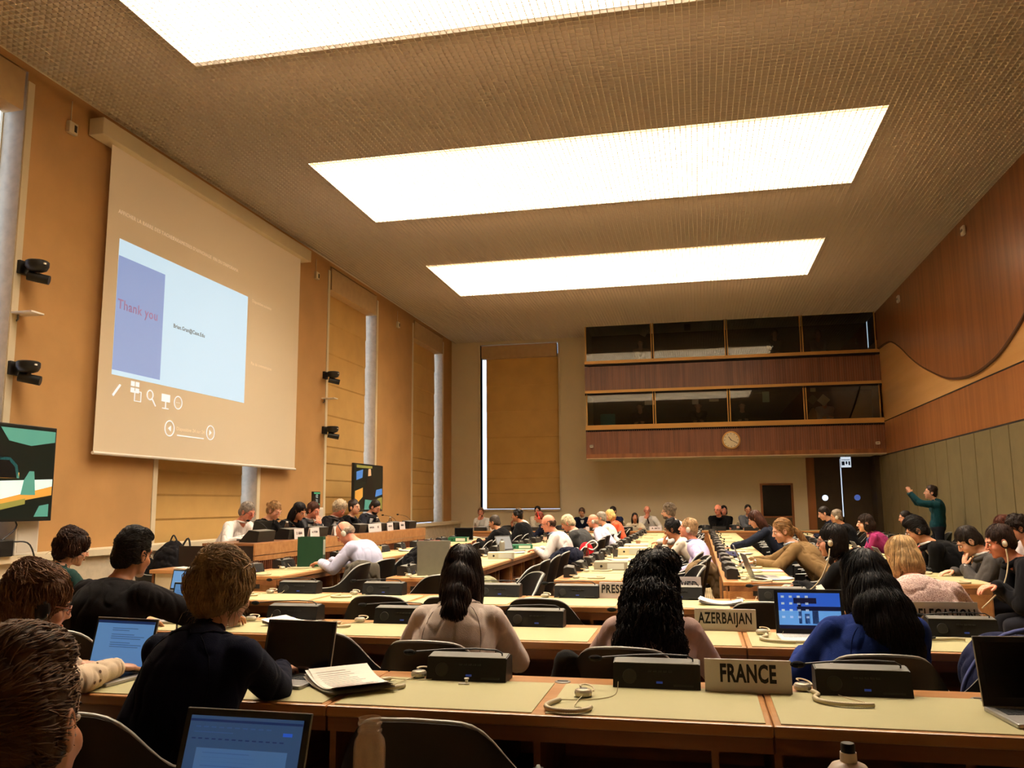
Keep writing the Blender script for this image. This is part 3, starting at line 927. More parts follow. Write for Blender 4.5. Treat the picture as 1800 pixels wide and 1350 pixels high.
tv('television on the left wall showing a person in black', 16.1, 1.74, 0.95, 1.55, (TVb, [
    ([(0.30, 0.05), (0.36, 0.55), (0.46, 0.78), (0.56, 0.78), (0.70, 0.5), (0.74, 0.05)], TVk), ([(0.46, 0.76), (0.47, 0.92), (0.55, 0.93), (0.57, 0.78)], em('tv_skin', (200, 160, 120))), ([(0.06, 0.66), (0.26, 0.72), (0.28, 0.90), (0.06, 0.84)], TVbl),
    ([(0.02, 0.1), (0.28, 0.3), (0.28, 0.5), (0.02, 0.42)], TVo), ([(0.34, 0.02), (0.70, 0.02), (0.66, 0.22), (0.36, 0.24)], TVt), ([(0.72, 0.3), (0.98, 0.36), (0.98, 0.5), (0.76, 0.46)], TVbl), ([(0.76, 0.02), (0.98, 0.02), (0.98, 0.3), (0.8, 0.26)], TVg), ([(0.06, 0.93), (0.6, 0.94), (0.6, 0.99), (0.06, 0.99)], TVg)]))
for (y, z0, z1, lb) in ((7.32, 0.93, 1.32, 'white loudspeaker column under the left edge television'), (14.05, 0.93, 1.36, 'white loudspeaker cabinet under the timer display')):
    t = thing('loudspeaker', lb, 'speaker', (XL + 0.2, y, 0))
    MB().bbox(-0.1, 0.1, -0.15, 0.15, z0, z1, b=0.008).build('cabinet', M_white, t)
    MB().box(0.1, 0.104, -0.13, 0.13, z0 + 0.03, z1 - 0.03).build('grille', mat('grille_cream', (206, 198, 184), rough=0.7, bump=0.001, bscale=400), t)
t = thing('timer_display', 'small black timer screen with white digits by the podium', 'timer', (XL + 0.25, 14.03, 1.362))
MB().bbox(-0.04, 0.0, -0.14, 0.14, 0.02, 0.28).box(-0.05, 0.02, -0.08, 0.08, 0, 0.02).build('casing', M_black, t)
MB().box(0.0, 0.003, -0.12, 0.12, 0.04, 0.07).box(0.0, 0.003, -0.12, 0.12, 0.24, 0.265).build('green_bar', em('timer_green', (60, 150, 110), 0.5), t)
text('digits', '02\n21', 0.085, em('timer_white', (190, 215, 215), 0.5), t, (0.002, 0, 0.155), (PI / 2, 0, PI / 2))
def wall_camera():
    t = thing('wall_camera', 'x', 'camera')
    MB().bbox(-0.02, 0.03, -0.03, 0.12, -0.14, 0.0).build('wall_plate', M_black, t)
    MB().lathe([(0.10, 0.0), (0.115, -0.012), (0.115, -0.06), (0.095, -0.10), (0.05, -0.12)][::-1], 18, c=(0.16, 0.06)).build('housing', M_black, t, smooth=True, angle=40)
    MB().tube([(0.08, 0.03, -0.16), (0.26, 0.13, -0.20)], 0.05, 14).build('lens_barrel', M_black, t, smooth=True, angle=40)
    MB().tube([(0.16, 0.06, -0.10), (0.16, 0.07, -0.16)], 0.03, 10).build('neck', M_black, t)
    MB().box(0.22, 0.28, 0.02, 0.05, -0.05, -0.035).build('badge', M_white, t)
    return t
WCAM = wall_camera()
for y, z, lb in ((7.26, 3.98, 'upper black camera on the left wall near the left edge'), (7.24, 2.90, 'lower black camera above the left edge television'), (14.7, 3.93, 'upper black camera by the far blind'), (14.72, 2.88, 'lower black camera by the far blind')):
    place(WCAM, (XL + 0.02, y, z), 0, lb, 'black wall cameras')
for y, lb in ((7.28, 'small white shelf between the near wall cameras'), (14.72, 'small white shelf between the far wall cameras')):
    t = thing('wall_bracket_shelf', lb, 'shelf', (XL, y, 3.42))
    MB().bbox(0, 0.26, -0.08, 0.10, -0.02, 0.0).build('board', M_white, t)
    MB().tube([(0.03, 0, -0.02), (0.03, 0, -0.07), (0.0, 0, -0.09)], 0.01, 6).build('bracket', M_grey, t)
for y, z, lb in ((7.85, 5.72, 'small white sensor box above the near pier'), (14.27, 5.70, 'small white sensor box right of the projection screen'), (18.71, 5.68, 'small white sensor box between the far blinds')):
    t = thing('sensor_box', lb, 'sensor', (XL, y, z))
    MB().bbox(0, 0.05, -0.07, 0.07, -0.07, 0.07, b=0.008).build('box', M_cream, t)
    MB().box(0.05, 0.053, 0.01, 0.05, -0.04, 0.04).build('window', M_dark, t)
    MB().tube([(0.005, 0, 0.07), (0.005, 0, 0.33)], 0.006, 5).build('cable', M_cream, t)
for p, lb in (((XR - 0.03, 14.75, 5.84), 'nearer white detector high on the wavy veneer'), ((XR - 0.03, 19.44, 5.80), 'farther white detector high on the wavy veneer')):
    t = thing('wall_detector', lb, 'detector', p)
    MB().bbox(-0.05, 0, -0.08, 0.08, -0.08, 0.08, b=0.02).build('casing', M_white, t)
    MB().box(-0.056, -0.05, -0.05, 0.05, -0.02, 0.02).build('lens', M_grey, t)
for p, lb in (((-2.66, YF - 0.02, 2.87), 'small white detector at the left end of the booth front'), ((4.34, YF - 0.02, 2.80), 'small white detector at the right end of the booth front')):
    t = thing('wall_detector', lb, 'detector', p)
    MB().bbox(-0.05, 0.05, -0.04, 0.018, -0.035, 0.035, b=0.01).build('casing', M_white, t)
    MB().box(-0.03, 0.03, -0.045, -0.04, -0.01, 0.01).build('lens', M_grey, t)
t = thing('wall_clock', 'round white wall clock on the ribbed booth front', 'clock', (0.88, YF - 0.002, 2.95))
R90 = Matrix.Rotation(PI / 2, 4, 'X')
MB().lathe([(0.225, 0), (0.225, 0.04), (0.19, 0.045)], 32, M=R90).build('rim', M_brass, t, smooth=True, angle=40)
MB().lathe([(0.19, 0.044), (0.188, 0.047)], 32, M=R90).build('dial', mat('clock_dial', (236, 226, 196), rough=0.5), t)
m = MB()
for k in range(12):
    a = k * PI / 6
    m.box(-0.006, 0.006, 0.15, 0.175, 0.047, 0.049, M=R90 @ Matrix.Rotation(a, 4, 'Z'))
m.build('hour_mark', M_ink, t)
MB().box(-0.007, 0.007, -0.02, 0.11, 0.05, 0.052, M=R90 @ Matrix.Rotation(math.radians(35), 4, 'Z')).build('hour_hand', M_ink, t)
MB().box(-0.005, 0.005, -0.03, 0.165, 0.053, 0.055, M=R90 @ Matrix.Rotation(math.radians(-118), 4, 'Z')).build('minute_hand', M_ink, t)
t = thing('exit_sign', 'lit white sign with pictograms hanging before the dark doors', 'sign', (3.66, YF + 0.5, 2.36))
MB().bbox(-0.13, 0.13, -0.02, 0.02, -0.13, 0.15).box(-0.01, 0.01, -0.01, 0.01, 0.15, 0.19).build('box', M_grey, t)
MB().box(-0.12, 0.12, -0.024, -0.02, -0.12, 0.14).build('lit_face', em('sign_face', (205, 222, 240), 0.9), t)
m = MB()
m.box(-0.10, -0.03, -0.027, -0.024, -0.07, 0.03); m.box(-0.005, 0.035, -0.027, -0.024, -0.02, 0.03); m.box(0.06, 0.10, -0.027, -0.024, -0.07, 0.03); m.box(-0.10, 0.10, -0.027, -0.024, 0.06, 0.075)
m.prism([(-0.012, -0.02), (0.042, -0.02), (0.015, -0.06)], -0.027, -0.024, 'y')
m.build('pictogram', mat('sign_navy', (20, 30, 60)), t)

# ---- projection screen
SX = XL + 0.12
t = thing('projection_screen', 'large projection screen with a thank you slide on the left wall', 'screen', (SX, 0, 0))
MB().bbox(-0.1, 0.10, 8.12, 13.62, 5.76, 5.97, b=0.01).build('housing', M_cream, t)
def scr(n, c, s):   # glow set in the material in place of projector light
    return mat(n, (210, 196, 170) if n in ('screen_faint', 'projected_faint') else (110, 116, 128), rough=0.8, emit=c, estr=s)
MB().box(-0.003, 0.0, 8.41, 13.40, 2.04, 5.76).build('fabric', scr('screen_faint', (176, 140, 104), 0.22), t)
MB().tube([(0, 8.40, 2.02), (0, 13.42, 2.02)], 0.02, 8).build('weight_bar', M_white, t)
YA, YC, ZA, ZB_ = 8.64, 11.66, 2.97, 4.65
sl = MB().box(0.001, 0.003, YA, YC, ZA, ZB_).build('projected_slide', scr('slide_white', (205, 236, 252), 0.80), t)
MB().box(0.003, 0.0045, YA, 9.56, ZA + 0.06, ZB_ - 0.21).build('blue_column', scr('slide_blue', (140, 175, 240), 0.58), sl)
Rx = (PI / 2, 0, PI / 2)
text('lettering', 'Thank you', 0.17, mat('slide_ink_mauve', (150, 120, 160), emit=(160, 130, 180), estr=0.3), sl, (0.006, 9.06, 3.84), Rx, bold=0.002)
text('lettering', 'Brian.Gran@Case.Edu', 0.075, mat('slide_ink_grey', (110, 120, 120)), sl, (0.0045, 10.16, 3.80), Rx, bold=0.0015)
MW = scr('projected_white', (235, 232, 225), 1.0)
m = MB()
m.tube([(0.003, 8.68, 2.72), (0.003, 8.80, 2.86)], 0.016, 5)
for a, b in ((9.00, 2.80), (9.09, 2.80), (9.00, 2.88), (9.09, 2.88)): m.box(0.001, 0.004, a, a + 0.07, b, b + 0.06)
m.tube([(0.003, 9.08, 2.70), (0.003, 9.20, 2.70), (0.003, 9.20, 2.82), (0.003, 9.08, 2.82)], 0.008, 4, closed=True)
m.tube([(0.003, 9.38 + 0.06 * math.cos(a), 2.81 + 0.06 * math.sin(a)) for a in np.linspace(0, 6.0, 14)], 0.009, 4, closed=True)
m.tube([(0.003, 9.43, 2.76), (0.003, 9.50, 2.68)], 0.011, 4)
m.box(0.001, 0.004, 9.62, 9.80, 2.76, 2.86); m.box(0.001, 0.004, 9.70, 9.72, 2.68, 2.76); m.box(0.001, 0.004, 9.64, 9.78, 2.665, 2.68)
def ring(cy, cz, r, w=0.008):
    m.tube([(0.003, cy + r * math.cos(a), cz + r * math.sin(a)) for a in np.linspace(0, 2 * PI, 20, endpoint=False)], w, 4, closed=True)
ring(9.98, 2.78, 0.085); ring(9.82, 2.42, 0.10); ring(10.78, 2.44, 0.10)
for d in (-0.03, 0, 0.03): m.box(0.001, 0.004, 9.975 + d, 9.985 + d, 2.775, 2.785)
m.prism([(9.79, 2.42), (9.85, 2.46), (9.85, 2.38)], 0.001, 0.004, 'x'); m.prism([(10.81, 2.44), (10.75, 2.48), (10.75, 2.40)], 0.001, 0.004, 'x')
m.box(0.001, 0.004, 9.99, 10.62, 2.335, 2.35)
m.build('toolbar_icons', MW, t)
MF = scr('projected_faint', (205, 185, 160), 0.6)
text('lettering', 'Diapositive 24 sur 24', 0.07, MF, t, (0.003, 10.3, 2.43), Rx)['kind'] = 'stuff'
text('lettering', 'AFFICHER LA BARRE DES TACHES', 0.07, MF, t, (0.003, 9.15, 4.98), Rx)['kind'] = 'stuff'
text('lettering', 'PARAMETRES D\'AFFICHAGE', 0.07, MF, t, (0.003, 10.15, 4.98), Rx)['kind'] = 'stuff'
text('lettering', 'FIN DU DIAPORAMA', 0.07, MF, t, (0.003, 11.0, 4.98), Rx)['kind'] = 'stuff'
text('lettering', 'Diapositive suivante', 0.07, MF, t, (0.003, 12.1, 4.62), Rx)['kind'] = 'stuff'
text('lettering', 'Pas de commentaires', 0.07, MF, t, (0.003, 12.15, 3.62), Rx)['kind'] = 'stuff'
# ================================================================ PEOPLE
SKIN = {'fair': (224, 172, 142), 'mid': (206, 150, 114), 'tan': (180, 124, 88), 'red': (222, 150, 122)}
def skin_m(k):
    return mat('skin_' + k, SKIN[k], rough=0.5, spec=0.35, vary=0.08, vscale=14, rgb2=tuple(int(v * f) for v, f in zip(SKIN[k], (0.94, 0.86, 0.84))))
def hair_m(c):
    return mat('hair_%d_%d_%d' % c, c, rough=0.55, spec=0.22, vary=0.45, vscale=30, bump=0.0008, bscale=160)
def cloth_m(kind, c):
    n = 'cloth_%s_%d_%d_%d' % ((kind,) + c)
    if kind == 'dotted':
        if n in MATS: return MATS[n]
        m = mat(n, c, rough=0.85, bump=0.0005, bscale=200)
        N, L = m.node_tree.nodes, m.node_tree.links
        b = N['Principled BSDF']; tc = N.new('ShaderNodeTexCoord')
        vo = N.new('ShaderNodeTexVoronoi'); vo.inputs['Scale'].default_value = 30; vo.inputs['Randomness'].default_value = 0.35
        L.new(tc.outputs['Object'], vo.inputs['Vector'])
        cr = N.new('ShaderNodeValToRGB'); cr.color_ramp.elements[0].color = lin((84, 60, 44)); cr.color_ramp.elements[1].color = lin(c)
        cr.color_ramp.elements[0].position = 0.17; cr.color_ramp.elements[1].position = 0.20
        L.new(vo.outputs['Distance'], cr.inputs['Fac']); L.new(cr.outputs['Color'], b.inputs['Base Color'])
        return m
    if kind == 'speckled':
        return mat(n, c, rough=0.85, vary=0.4, vscale=160, rgb2=(150, 110, 104), bump=0.0008, bscale=90)
    if kind == 'zebra':
        return mat(n, c, rough=0.85, vary=0.9, vscale=30, rgb2=(20, 20, 20), stretch=(1, 1, 3))
    return mat(n, c, rough=0.95, spec=0.08, sheen=0.03 if kind != 'leather' else 0, vary=0.06, vscale=60, bump=0.0012, bscale=340)

def frame(yaw, pitch, roll):
    """head frame: yaw to the left +, pitch down +, roll to the right +"""
    return (Matrix.Rotation(math.radians(yaw), 3, 'Z') @ Matrix.Rotation(math.radians(-pitch), 3, 'X') @ Matrix.Rotation(math.radians(roll), 3, 'Y'))

def ik(S, T, l1, l2, hint):
    d = T - S
    L = d.length
    if L > (l1 + l2) * 0.985:
        T = S + d * ((l1 + l2) * 0.985 / L); d = T - S; L = d.length
    a = (l1 * l1 - l2 * l2 + L * L) / (2 * L)
    h = math.sqrt(max(1e-5, l1 * l1 - a * a))
    u = d / L
    hv = hint - u * hint.dot(u)
    hv.normalize()
    return S + u * a + hv * h, T

def hand(mb, ex, W, d, nrm, side, s=1.0, curl=0.5, thumb=1):
    """palm into mb, separate fingers into ex. W wrist, d hand direction, nrm back-of-hand normal, side +1 when the thumb is towards cross(d,nrm)"""
    d = d.normalized(); nrm = (nrm - d * nrm.dot(d)).normalized(); x = d.cross(nrm) * side   # thumb side
    R = Matrix((x, d, nrm)).transposed()
    mb.ell(W + d * 0.048 * s, (0.040 * s, 0.050 * s, 0.016 * s), R)
    for off, ln, r in ((0.028, 0.070, 0.0085), (0.009, 0.080, 0.009), (-0.010, 0.075, 0.0085), (-0.029, 0.058, 0.0075)):
        b = W + d * 0.075 * s + x * off * s
        a = curl
        d1 = (d * math.cos(a * 0.6) - nrm * math.sin(a * 0.6) + x * off * 2.2).normalized()
        p1 = b + d1 * ln * 0.5 * s
        d2 = (d * math.cos(a * 1.5) - nrm * math.sin(a * 1.5) + x * off * 1.6).normalized()
        p2 = p1 + d2 * ln * 0.34 * s
        d3 = (d * math.cos(a * 2.1) - nrm * math.sin(a * 2.1)).normalized()
        p3 = p2 + d3 * ln * 0.22 * s
        ex.cap(b - d * 0.01, p1, r * 1.05 * s, r * s, 8).cap(p1, p2, r * s, r * 0.9 * s, 8).cap(p2, p3, r * 0.9 * s, r * 0.75 * s, 8)
    b = W + d * 0.022 * s + x * 0.030 * s
    t1 = b + (d * 0.55 + x * 0.75 - nrm * 0.25).normalized() * 0.034 * s
    t2 = t1 + (d * 0.85 + x * 0.30 - nrm * 0.35).normalized() * 0.030 * s
    ex.cap(b, t1, 0.012 * s, 0.0105 * s, 8).cap(t1, t2, 0.0105 * s, 0.0085 * s, 8)

def hair_prims(hb, hp, style, hs, long_back=None):
    """style blobs in the head frame"""
    E = lambda c, r: hb.ell(hp(c), tuple(q * hs for q in r), HR)
    full = style not in ('fringe', 'bald')
    if full:
        E((0, -0.022, 0.043), (0.084, 0.098, 0.090))
        for sx in (-1, 1):
            E((sx * 0.060, -0.030, 0.005), (0.024, 0.055, 0.058))
        E((0, -0.070, -0.015), (0.068, 0.048, 0.072))
    if style == 'fringe':
        for sx in (-1, 1):
            E((sx * 0.063, -0.030, 0.0), (0.020, 0.052, 0.040))
        E((0, -0.068, -0.008), (0.066, 0.042, 0.052))
    if style == 'receding':
        pass
    if style == 'quiff':
        E((0, 0.035, 0.095), (0.065, 0.045, 0.034)); E((0, -0.01, 0.10), (0.078, 0.08, 0.05))
    if style in ('curlyshort', 'mop', 'wild'):
        n = {'curlyshort': 40, 'mop': 60, 'wild': 70}[style]
        for i in range(n):
            a = random.uniform(0, 2 * PI); z = random.uniform(-0.35, 1)
            q = math.sqrt(max(0, 1 - z * z))
            x, y, zz = 0.078 * q * math.cos(a), -0.028 + 0.088 * q * math.sin(a), 0.045 + 0.082 * z
            if y > 0.03 and zz < 0.075: continue
            r = random.uniform(0.016, 0.027) * (1.25 if style == 'wild' else 1)
            E((x, y, zz), (r, r, r))
    if style in ('bob', 'bobwave'):
        for sx in (-1, 1):
            E((sx * 0.066, -0.020, -0.045), (0.022, 0.052, 0.072))
        E((0, -0.070, -0.050), (0.074, 0.042, 0.080))
        if style == 'bobwave':
            E((0.0, -0.085, -0.03), (0.092, 0.05, 0.075))
    if style in ('long', 'longcurly', 'longstraight'):
        for sx in (-1, 1):
            E((sx * 0.070, -0.035, -0.07), (0.030, 0.050, 0.12))
        E((0, -0.085, -0.10), (0.095, 0.045, 0.16))
        if long_back:
            for c_, r_ in {'longstraight': (((0, -0.12, -0.06), (0.072, 0.05, 0.10)), ((0, -0.155, -0.14), (0.068, 0.05, 0.10)), ((0, -0.19, -0.21), (0.064, 0.042, 0.10)), ((0, -0.205, -0.28), (0.056, 0.032, 0.09)), ((0.01, -0.210, -0.35), (0.052, 0.024, 0.09)), ((0.01, -0.205, -0.42), (0.042, 0.018, 0.06))),
                           'longcurly': (((0, -0.06, -0.02), (0.112, 0.085, 0.12)), ((0, -0.12, -0.10), (0.124, 0.08, 0.11)), ((0, -0.16, -0.18), (0.128, 0.065, 0.11)), ((0, -0.19, -0.26), (0.150, 0.05, 0.11)), ((0, -0.205, -0.35), (0.155, 0.034, 0.09)), ((0, -0.205, -0.42), (0.13, 0.024, 0.05))),
                           'longwide': (((0, -0.05, 0.0), (0.098, 0.085, 0.12)), ((0, -0.10, -0.08), (0.110, 0.075, 0.11)), ((0.0, -0.15, -0.15), (0.125, 0.062, 0.10)), ((0.01, -0.185, -0.22), (0.115, 0.045, 0.09)), ((0.03, -0.20, -0.29), (0.085, 0.03, 0.08)))}[long_back]:
                E(c_, r_)
        if style == 'longcurly':
            E((0, -0.10, -0.14), (0.12, 0.055, 0.17)); E((0.03, -0.03, 0.08), (0.085, 0.085, 0.06))
    if style == 'bun':
        E((0, -0.130, 0.03), (0.032, 0.030, 0.030)); E((0, -0.11, 0.03), (0.018, 0.03, 0.018))
    if style == 'updo':
        E((0.0, -0.06, 0.085), (0.078, 0.060, 0.055)); E((0.03, -0.095, 0.05), (0.055, 0.04, 0.06)); E((-0.04, -0.09, 0.02), (0.05, 0.045, 0.06)); E((0, -0.085, -0.03), (0.06, 0.04, 0.06))
    if style == 'pony':
        E((0, -0.105, 0.0), (0.024, 0.03, 0.024))
        for a, b, r1, r2 in (((0, -0.11, 0.0), (0, -0.165, -0.07), 0.024, 0.032), ((0, -0.165, -0.07), (0, -0.19, -0.17), 0.032, 0.030), ((0, -0.19, -0.17), (0.01, -0.19, -0.28), 0.030, 0.014)):
            hb.cap(hp(a), hp(b), r1 * hs, r2 * hs)

from mathutils.bvhtree import BVHTree
def comb(hair, Hc, R, hs, n=1500, L=0.06, r=0.0015, flow='down', curl=0.0, lift=0.004, gather=None, grav=1.0, seed=1, steps=7, end=0.5):
    """locks of hair laid over the hair volume: each starts on its surface and is combed along it"""
    me = hair.data
    nv = len(me.vertices)
    co = np.empty(nv * 3); me.vertices.foreach_get('co', co); co = co.reshape(-1, 3)
    no = np.empty(nv * 3); me.vertices.foreach_get('normal', no); no = no.reshape(-1, 3)
    bvh = BVHTree.FromPolygons([tuple(c) for c in co], [tuple(p.vertices) for p in me.polygons])
    rs = np.random.default_rng(seed)
    crown = Hc + R @ (Vector((0.012, -0.055, 0.125)) * hs)
    G = Hc + R @ (Vector(gather) * hs) if gather else None
    up = Vector((0, 0, 1))
    fwd = R @ Vector((0, 1, 0))
    mb = MB()
    for i in rs.integers(0, nv, n):
        p = Vector(co[i]); nrm = Vector(no[i])
        l = (L if not isinstance(L, tuple) else rs.uniform(*L)) * rs.uniform(0.7, 1.2)
        st = l / steps
        side = Vector(rs.normal(size=3)).normalized()
        ph = rs.uniform(0, 6.28)
        d = None
        pts = []
        off = lift * rs.uniform(0.3, 1.0)
        for k in range(steps + 1):
            q = p + nrm * (off + (0.003 * rs.random() if k == steps else 0))
            if curl:
                w_ = ph + k * st * 110
                q = q + (side * math.cos(w_) + side.cross(nrm) * math.sin(w_)) * curl
            pts.append(q)
            if flow == 'down':
                f = (p - crown)
                f = (f.normalized() if f.length > 1e-4 else side) * max(0.15, 1.0 - (crown - p).z * 6) - up * (grav * 0.6 + min(1.5, max(0, (crown - p).z * 6)))
            elif flow == 'back':
                f = -fwd * 1.0 - up * 0.25 * grav
            elif flow == 'forward':
                f = fwd * 1.0 + up * 0.1 + side * 0.25 - up * max(0, (crown - p).z * 4 - 0.25)
            elif flow == 'tousle':
                f = side * 0.9 - up * 0.4 * grav + (p - crown) * 2
            if G is not None and p.z > G.z - 0.02:
                f = (G - p).normalized() + Vector(rs.normal(size=3)) * 0.12
            f = f + Vector(rs.normal(size=3)) * 0.10
            if d is not None: f = f.normalized() * 0.5 + d * 0.6
            f = f - nrm * f.dot(nrm)
            if f.length < 1e-5: f = side
            d = f.normalized()
            p2 = p + d * st
            hit = bvh.find_nearest(p2)
            if hit[0] is not None:
                if k > steps * 0.55 and (hit[0] - p2).length > st * 0.55:
                    p = p2; nrm = nrm * 0.5               # the tip runs free of the volume
                else:
                    p = hit[0]; nrm = hit[1]
        m = len(pts)
        rr = [r * (0.75 + 0.25 * min(1, k)) * (1 if k < m * end else max(0.12, 1 - (k - m * end) / (m * (1 - end)) * 0.88)) for k in range(m)]
        mb.tube(pts, rr, 3, caps=False)
    return mb

CB = {'short': dict(n=1500, L=0.035, flow='down', grav=0.6), 'quiff': dict(n=1700, L=0.04, flow='forward'), 'fringe': dict(n=500, L=0.03, flow='down'), 'receding': dict(n=900, L=0.04),
      'curlyshort': dict(n=1300, L=0.05, curl=0.006, flow='tousle', lift=0.007), 'mop': dict(n=1400, L=0.06, curl=0.005, flow='tousle', lift=0.009), 'wild': dict(n=1400, L=0.07, curl=0.006, flow='tousle', lift=0.012),
      'bob': dict(n=1800, L=0.11, flow='down', grav=1.2), 'bobwave': dict(n=1600, L=0.09, curl=0.003, flow='down', lift=0.006), 'long': dict(n=1600, L=0.16, flow='down', grav=1.3),
      'longstraight': dict(n=2600, L=(0.12, 0.22), flow='down', grav=1.5, lift=0.005), 'longcurly': dict(n=2400, L=(0.10, 0.20), curl=0.010, flow='down', lift=0.014, r=0.0022), 'bun': dict(n=1100, L=0.08, gather=(0, -0.12, 0.03)),
      'updo': dict(n=2600, L=(0.08, 0.18), gather=(0.0, -0.09, 0.08), lift=0.016, curl=0.005, r=0.0019), 'pony': dict(n=1300, L=0.10, gather=(0, -0.105, 0.0))}
HR = None
def person(label, head, rz, hips=None, yaw=0, pitch=12, roll=0, sex='m', skin='fair', hair=('short', (60, 44, 30)), top=('jacket', (26, 26, 30)), arms='type',
           legs=(30, 30, 36), base=0.0, glasses=None, beard=None, collar=None, tie=None, headset=None, strand=None, width=1.0, standing=False,
           LT=None, RT=None, group=None, belly=0.0, sleeves='long', lanyard=None, eyes=True, curl=0.5, hs=1.0, hunch=0.0, long_back=None, ear=True, armlift=0.0):
    """head = top of head (x, y, z) in the room; rz = facing (0 = away from the entrance, 90 = to the left wall)"""
    global HR
    a = math.radians(rz)
    fwd = Vector((-math.sin(a), math.cos(a), 0)); rgt = Vector((math.cos(a), math.sin(a), 0))
    if hips is None:
        hips = 0.16
    if not isinstance(hips, tuple):
        h2 = Vector((head[0], head[1], 0)) - fwd * hips
        hips = (h2.x, h2.y)
    root = thing('person', label, 'person', (hips[0], hips[1], base), a, group)
    def loc(p):                                   # room -> local
        v = Vector((p[0] - hips[0], p[1] - hips[1], 0))
        return Vector((v.dot(rgt), v.dot(fwd), p[2] - base))
    dist = math.hypot(head[0], head[1])
    vx = 0.0065 if dist < 4.6 else (0.008 if dist < 7.5 else (0.010 if dist < 13 else 0.0125))
    top_l = loc(head)
    HR = frame(yaw, pitch, roll)
    Hc = top_l - Vector((0, 0, 0.118 * hs)) + HR @ Vector((0, 0.0, 0))
    hp = lambda p: Hc + HR @ (Vector(p) * hs)
    fem = sex == 'f'
    k = 0.92 if fem else 1.0
    hipz = (0.95 if standing else 0.555)
    P0 = Vector((0, 0, hipz))
    N = Hc + HR @ Vector((0, -0.035, -0.10)) * hs + Vector((0, -0.040, -0.060))
    sw = 0.166 * k * width
    spine = (N - P0)
    sp = spine.normalized()
    bend = Vector((0, -1, 0)) * (0.035 + hunch)
    M1 = P0 + spine * 0.35 + bend * 0.7
    M2 = P0 + spine * 0.70 + bend
    fw = Vector((0, 1, 0))
    sp2 = (N - M2).normalized()
    rx = Vector((1, 0, 0))
    S = {s: N + rx * s * sw - sp2 * 0.052 + Vector((0, 0.012, 0)) for s in (-1, 1)}
    Rs = Matrix((rx, sp.cross(rx), sp)).transposed()
    # ---- arms
    poses = {'type': ((-0.15, 0.46, 0.785), (0.15, 0.46, 0.785)), 'desk': ((0.06, 0.42, 0.775), (-0.06, 0.46, 0.775)), 'wide': ((-0.24, 0.44, 0.785), (0.24, 0.44, 0.785)),
             'lap': ((-0.12, 0.26, 0.62), (0.12, 0.26, 0.62)), 'down': ((-0.28, 0.02, 0.62), (0.28, 0.02, 0.62)), 'rest': ((-0.30, 0.16, 0.67), (0.30, 0.16, 0.67))}
    base_pose = poses.get(arms, poses['type'])
    T = {-1: Vector(base_pose[0]), 1: Vector(base_pose[1])}
    if not standing and arms in ('type', 'desk', 'wide'):
        for s in (-1, 1): T[s].z += armlift
    hd = {-1: Vector((0.25, 1, -0.12)), 1: Vector((-0.25, 1, -0.12))}
    nr = {-1: Vector((0, 0.1, 1)), 1: Vector((0, 0.1, 1))}
    chin = hp((0, 0.10, -0.125))
    def to_face(s, off=(0, 0, 0), dirv=(0, 0.1, 1)):
        T[s] = chin + Vector((s * 0.035, 0.01, -0.085)) + Vector(off)
        hd[s] = Vector(dirv) + Vector((-s * 0.25, 0, 0)); nr[s] = Vector((s * 0.35, 1, 0))
    if arms == 'chin': to_face(1)
    if arms == 'chinL': to_face(-1)
    if arms == 'clasp':
        to_face(1, (0.01, 0.03, 0.02)); to_face(-1, (-0.01, 0.03, 0.02))
    if arms == 'cover': to_face(-1, (0, 0.03, 0.03), (0.0, -0.1, 1)); 
    if arms == 'photo':
        for s in (-1, 1):
            T[s] = Hc + Vector((s * 0.06, 0.34, 0.0)); hd[s] = Vector((-s * 0.4, 0.2, 1)); nr[s] = Vector((s, -0.3, 0.2))
    for s, q in ((-1, LT), (1, RT)):
        if q is not None: T[s] = loc(q) if len(q) == 3 else Vector(q[1:])
    body, ex, cloth = MB(), MB(), MB()
    l1, l2 = 0.285 * (0.95 if fem else 1), 0.255 * (0.95 if fem else 1)
    ew = {}
    for s in (-1, 1):
        E_, W = ik(S[s], T[s], l1, l2, Vector((s * 0.75, -0.35, -0.9)) if arms not in ('photo',) else Vector((s * 0.5, 0.2, -1)))
        ew[s] = (E_, W)
        body.cap(S[s], E_, 0.040 * k, 0.034 * k).cap(E_, W, 0.036 * k, 0.025 * k)
        hand(body, ex, W, hd[s], nr[s], -s if True else s, 0.92 if fem else 1.0, curl)
        if sleeves == 'long':
            jk = 1.12 if top[0] == 'jacket' else 1.03
            cloth.cap(S[s], E_, 0.070 * k * jk, 0.061 * k * jk).cap(E_, E_.lerp(W, 0.93), 0.059 * k * jk, 0.044 * k * jk)
        else:
            cloth.cap(S[s], S[s].lerp(E_, 0.72), 0.062 * k, 0.058 * k)
    # ---- head and neck
    body.ell(hp((0, -0.012, 0.030)), tuple(q * hs for q in (0.074, 0.092, 0.088)), HR)
    body.ell(hp((0, 0.018, -0.030)), tuple(q * hs for q in (0.062, 0.070, 0.080)), HR)
    jw = 0.92 if fem else 1.06
    body.ell(hp((0, 0.020, -0.075)), tuple(q * hs for q in (0.050 * jw, 0.058, 0.036)), HR)
    body.ell(hp((0, 0.058, -0.094)), tuple(q * hs for q in (0.024 * jw, 0.024, 0.020)), HR)
